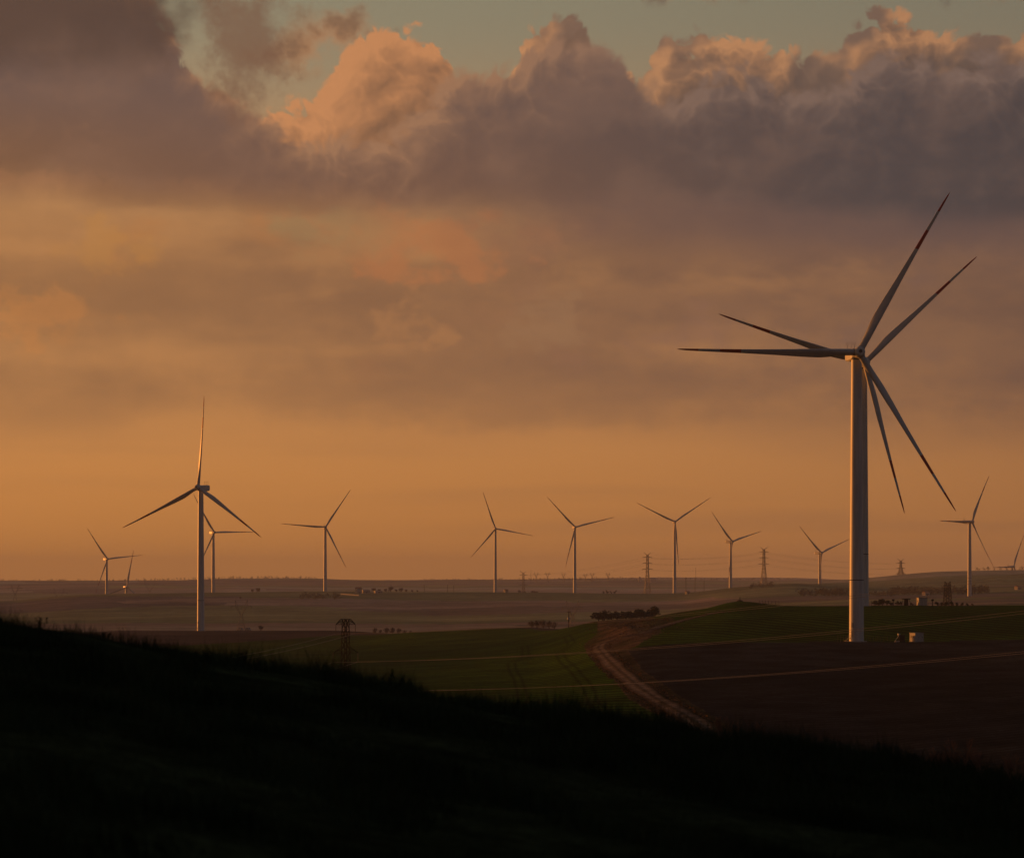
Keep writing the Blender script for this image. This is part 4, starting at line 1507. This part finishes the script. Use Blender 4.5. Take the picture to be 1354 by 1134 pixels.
for px, h in ((1157, 0.55), (1162, 0.78), (1167, 0.7), (1173, 0.55), (1178, 0.4), (1187, 0.45), (1191, 0.4), (1206, 0.35)):
    plant(PROTO[0 if px % 2 else 2], px, 1006, h, L_D, 'low bushes beside the second turbine')
L_E = 'low dark bush, # on the crest right of the grey shed'
for px, h in ((1239, 0.5), (1245, 0.45), (1251, 0.5), (1258, 0.55), (1265, 0.42), (1272, 0.4), (1279, 0.36), (1286, 0.3)):
    plant(PROTO[1], px, 1010, h, L_E, 'low bushes right of the shed')
L_F = 'low dark bush, # along the field edge at far right'
for k, px in enumerate((1290, 1297, 1304, 1311, 1319, 1327, 1336, 1345, 1353)):
    plant(PROTO[k % 3], px, 1330, 0.62 + 0.2 * ((k * 7) % 3), L_F, 'bushes along the far right field edge')
plant(PROTO[4], 345, 1715, 1.15, 'single brown bush in the fallow right of the parked vans', None)
plant(PROTO[3], 318, 3400, 1.0, 'lone bush in the hollow left of the forked pylon', None)
for px, h, lab in ((334, 0.8, 'left of two small trees on the crest right of the tall left turbine'), (341, 1.05, 'right of two small trees on the crest right of the tall left turbine')):
    plant(FAR_TREE[0], px, 3840, h, lab, 'far trees on the crest', 'far_tree', 'tree')
L_G = 'bare tree, # beside the farm on the far crest'
for k, px in enumerate((494, 501, 510, 516, 524, 530, 537, 545, 552)):
    plant(FAR_TREE[0], px, 3830, (0.95, 0.7, 0.8, 1.3, 0.7, 1.0, 0.65, 0.55, 0.5)[k], L_G, 'bare trees around the farm', 'far_tree', 'tree')
L_H = 'small tree, # in the clump round the faint far pylon'
for k, px in enumerate((684, 689, 694, 699, 705, 711)):
    plant(FAR_TREE[k % 2], px, 4050, 0.85 + 0.25 * ((k * 5) % 3), L_H, 'trees left of centre on the crest', 'far_tree', 'tree')
L_I = 'small dark tree, # on the crest left of the tall pylons'
for k, px in enumerate((798, 803, 808, 813)):
    plant(FAR_TREE[1], px, 3850, 0.6 + 0.15 * (k % 2), L_I, 'trees right of centre on the crest', 'far_tree', 'tree')


def wood_belt(rows, label):
    """Far belts of trees that read as one dark mass."""
    rng = np.random.default_rng(55)
    V, F = [], []
    for x0, x1, D, h, dens in rows:
        n = int((x1 - x0) * dens)
        for _ in range(n):
            px = rng.uniform(x0, x1)
            d = D + rng.uniform(-60, 60) * D / 3000
            b = at(px, d)
            hh = h * rng.uniform(0.55, 1.15)
            lobes = [(b.x + rng.uniform(-2, 2), b.y, b.z + hh * q, hh * rng.uniform(0.22, 0.34)) for q in (0.3, 0.5, 0.72)]
            v, f = leaf_cloud(lobes, 42, hh * 0.10, rng, 1.0)
            k = len(V)
            V += v
            F += [tuple(i + k for i in q) for q in f]
    o = mk('far_wood', V, F, M['leaf'])
    o['kind'] = 'stuff'
    o['label'] = label
    o['category'] = 'wood'


wood_belt([(1056, 1126, 3050, 9, 1.6), (1150, 1182, 2980, 7, 1.2), (1176, 1308, 3080, 10, 1.6), (990, 1024, 3500, 7, 0.9), (395, 450, 3420, 7, 1.2),
           (-40, 420, 8700, 10, 0.55), (560, 1050, 9300, 9, 0.5), (690, 860, 8900, 9, 0.4), (1290, 1400, 4380, 7, 0.25)], 'dark belts of trees along the far slopes and skyline')


# ------------------------------------------------------------------ grass on the near hillside
def near_sampler():
    angs = np.linspace(R(-20), R(20), 420)
    rads = np.linspace(8, 75, 420)
    Z = terrain_grid(angs, rads)

    def f(a, r):
        i = np.clip((r - rads[0]) / (rads[1] - rads[0]), 0, len(rads) - 1.001)
        j = np.clip((a - angs[0]) / (angs[1] - angs[0]), 0, len(angs) - 1.001)
        i0, j0 = i.astype(int), j.astype(int)
        u, v = i - i0, j - j0
        return EYE_Z + (Z[i0, j0] * (1 - v) + Z[i0, j0 + 1] * v) * (1 - u) + (Z[i0 + 1, j0] * (1 - v) + Z[i0 + 1, j0 + 1] * v) * u
    return f


near_z = near_sampler()


def grass_sheet(name, n, r_lo, r_hi, h_lo, h_hi, width, mat, seed, clump=1.0, a_lo=-17.0, a_hi=17.0, label=None, lean=0.35):
    rng = np.random.default_rng(seed)
    m = n * 3
    a = np.radians(rng.uniform(a_lo, a_hi, m))
    r = np.sqrt(rng.uniform(r_lo ** 2, r_hi ** 2, m))
    X, Y = r * np.sin(a), r * np.cos(a)
    c = fbm(X / 1.1, Y / 2.2, 3, 71) + 0.7 * fbm(X / 4.0, Y / 6.0, 2, 72)
    keep = np.argsort(-(c * clump + rng.uniform(-0.5, 0.5, m)))[:n]
    a, r, X, Y, c = a[keep], r[keep], X[keep], Y[keep], c[keep]
    z = near_z(a, r) - 0.03
    h = rng.uniform(h_lo, h_hi, n) * np.clip(0.7 + 1.5 * c, 0.3, 1.9)
    th = rng.uniform(0, 2 * np.pi, n)
    wv = np.stack([np.cos(th), np.sin(th), np.zeros(n)], -1) * (width * rng.uniform(0.6, 1.4, n))[:, None]
    ld = rng.uniform(0, 2 * np.pi, n)
    lv = np.stack([np.cos(ld), np.sin(ld), np.zeros(n)], -1) * (h * rng.uniform(0.05, lean, n) * 1.4)[:, None]
    B = np.stack([X, Y, z], -1)
    up = np.array([0, 0, 1.0])
    Mi = B + lv * 0.35 + up * (h * 0.55)[:, None]
    T = B + lv + up * h[:, None]
    V = np.stack([B - wv, B + wv, Mi - wv * 0.7, Mi + wv * 0.7, T], 1).reshape(-1, 3)
    k = np.arange(n)[:, None] * 5
    F = np.concatenate([k + np.array([0, 1, 3]), k + np.array([0, 3, 2]), k + np.array([2, 3, 4])], 0)
    o = mk_np(name, V, F, M[mat], False)
    o['kind'] = 'stuff'
    return o


grass_sheet('grass', 110000, 30, 60, 0.16, 0.46, 0.0062, 'grass', 1, 1.0)
o = grass_sheet('grass', 60000, 11, 30, 0.10, 0.26, 0.006, 'grass', 2, 0.4)
o = grass_sheet('dry_grass', 16000, 43, 58, 0.34, 0.66, 0.0042, 'grass', 3, 1.4, lean=0.3)


def weed(px, D, h, label, seed):
    rng = np.random.default_rng(seed)
    t = thing('tall_weed', label, 'weed', at(px, D) - Vector((0, 0, 0.03)), 0, 'tall weeds on the crest')
    for k in range(4):
        a = rng.uniform(0, 6.28)
        lean = rng.uniform(0.08, 0.35) * h
        tip = Vector((lean * math.cos(a), lean * math.sin(a), h * rng.uniform(0.6, 1.0)))
        mb = MB().tube([Vector((0, 0, 0)), Vector((tip.x * 0.35, tip.y * 0.35, tip.z * 0.55)), tip], [0.008, 0.006, 0.003], 5)
        for q in range(7):
            u = rng.uniform(0.35, 1.0)
            p = Vector((tip.x * u, tip.y * u, tip.z * u))
            d = Vector((rng.normal(), rng.normal(), 1.1)).normalized() * h * rng.uniform(0.07, 0.22)
            mb.bar(p, p + d, 0.006, 0.002)
        mb.build('stem', M['grass'], t)
        V, F = leaf_cloud([(tip.x * q, tip.y * q, tip.z * q, 0.09 * h) for q in (0.3, 0.5, 0.7, 0.9)], 22, 0.026, rng, 1.6)
        mk('leaves', V, F, M['grass'], t)
    return t


for k, (px, h, lab) in enumerate(((515, 0.62, 'tall dark weed on the crest just right of the near pylon'), (526, 0.46, 'shorter dark weed beside the tall one right of the near pylon'),
                                  (322, 0.42, 'dark weed on the crest left of the near pylon'), (274, 0.36, 'dark weed on the crest below the tall left turbine'),
                                  (55, 0.40, 'dense dark weed on the crest at far left'), (705, 0.50, 'thin dark weed on the crest below the round bush clump'),
                                  (683, 0.34, 'small dark weed on the crest left of the thin one'), (765, 0.34, 'small dark weed on the crest below the hedge'),
                                  (1062, 0.52, 'dark weed on the crest below the bare ploughed field'), (1214, 0.58, 'dark weed on the crest left of the dry reddish shrubs'),
                                  (1318, 0.56, 'dark weed on the crest at right among the dry reddish shrubs'), (140, 0.34, 'small dark weed on the crest below the far left turbine'))):
    weed(px, 49.5, h, lab, 200 + k)


def dry_shrub(px, D, h, label, seed, n=5):
    rng = np.random.default_rng(seed)
    t = thing('dry_shrub', label, 'shrub', at(px, D) - Vector((0, 0, 0.05)), 0, 'dry reddish shrubs behind the crest')
    for k in range(n):
        a = rng.uniform(0, 6.28)
        mb = MB()
        branches(mb, Vector((0.10 * math.cos(a), 0.10 * math.sin(a), 0)), Vector((0.42 * math.cos(a), 0.42 * math.sin(a), 1)).normalized(), h * 0.42, 0.010, 4, rng, 0.5, 0.66, 3)
        mb.build('stem', M['twig'], t)
    return t


for k, (px, D, h, lab) in enumerate(((962, 50.5, 0.66, 'dry reddish shrub on the crest where the road disappears, left part'), (985, 50.5, 0.72, 'dry reddish shrub on the crest where the road disappears, right part'),
                                     (1262, 51, 1.0, 'largest dry reddish shrub at lower right behind the crest'), (1230, 51, 0.8, 'dry reddish shrub left of the largest one at lower right'),
                                     (1306, 51, 0.9, 'dry reddish shrub right of the largest one at lower right'), (1345, 51, 0.75, 'dry reddish shrub at the right edge of the crest'))):
    dry_shrub(px, D, h, lab, 300 + k)


# reddish dry grass along the road and the bank
def verge_grass():
    rng = np.random.default_rng(77)
    V, F = [], []
    base = []
    for p, q in zip(road_pts[:-1], road_pts[1:]):
        L = (q - p).length
        for _ in range(int(L * 2.5)):
            c = p.lerp(q, rng.uniform())
            d = (q - p).normalized()
            s = Vector((d.y, -d.x, 0)) * (rng.choice([-1, 1]) * rng.uniform(2.9, 4.6))
            base.append((c.x + s.x, c.y + s.y))
    for _ in range(800):
        px, D = rng.normal(838, 26), rng.uniform(880, 1060)
        base.append(((px - 677) / FPX * D, D))
    base = np.array(base)
    k = 0
    n = len(base)
    a, r = np.arctan2(base[:, 0], base[:, 1]), np.hypot(base[:, 0], base[:, 1])
    # heights by interpolation on a local grid
    ga, gr = np.linspace(a.min(), a.max(), 260), np.linspace(r.min(), r.max(), 260)
    Z = terrain_grid(ga, gr)
    i = np.clip(((r - gr[0]) / (gr[1] - gr[0])).astype(int), 0, 259)
    j = np.clip(((a - ga[0]) / (ga[1] - ga[0])).astype(int), 0, 259)
    z = EYE_Z + Z[i, j] - 0.1
    for (x, y), zz in zip(base, z):
        h, w = rng.uniform(0.15, 0.5), rng.uniform(0.15, 0.45)
        an = rng.uniform(0, 3.14)
        dx, dy = w * math.cos(an), w * math.sin(an)
        for q in (0, 1.57):
            dx, dy = w * math.cos(an + q), w * math.sin(an + q)
            V += [(x - dx, y - dy, zz), (x + dx, y + dy, zz), (x + dx * 0.4 + rng.normal() * 0.2, y + dy * 0.4, zz + h), (x - dx * 0.5, y - dy * 0.5 + rng.normal() * 0.2, zz + h * 0.8)]
            F.append((k, k + 1, k + 2, k + 3))
            k += 4
    o = mk('dry_grass', V, F, M['dry_grass'])
    o['kind'] = 'stuff'


verge_grass()


# ------------------------------------------------------------------ the air
def build_haze():
    m = bpy.data.materials.new('dusty_evening_air')
    m.use_nodes = True
    nt = m.node_tree
    nt.nodes.clear()
    out = nt.nodes.new('ShaderNodeOutputMaterial')
    v = nt.nodes.new('ShaderNodeVolumePrincipled')
    v.inputs['Color'].default_value = (0.80, 0.84, 1.0, 1)
    v.inputs['Density'].default_value = HAZE_DENSITY
    v.inputs['Anisotropy'].default_value = -0.1
    nt.links.new(v.outputs[0], out.inputs['Volume'])
    mb = MB().box(-16500, 16500, -16500, 16500, Z_MIN - 1.0, EYE_Z + 160.0)
    o = mb.build('haze', m)
    o['kind'] = 'stuff'


HAZE_DENSITY = 6.0e-5
build_haze()
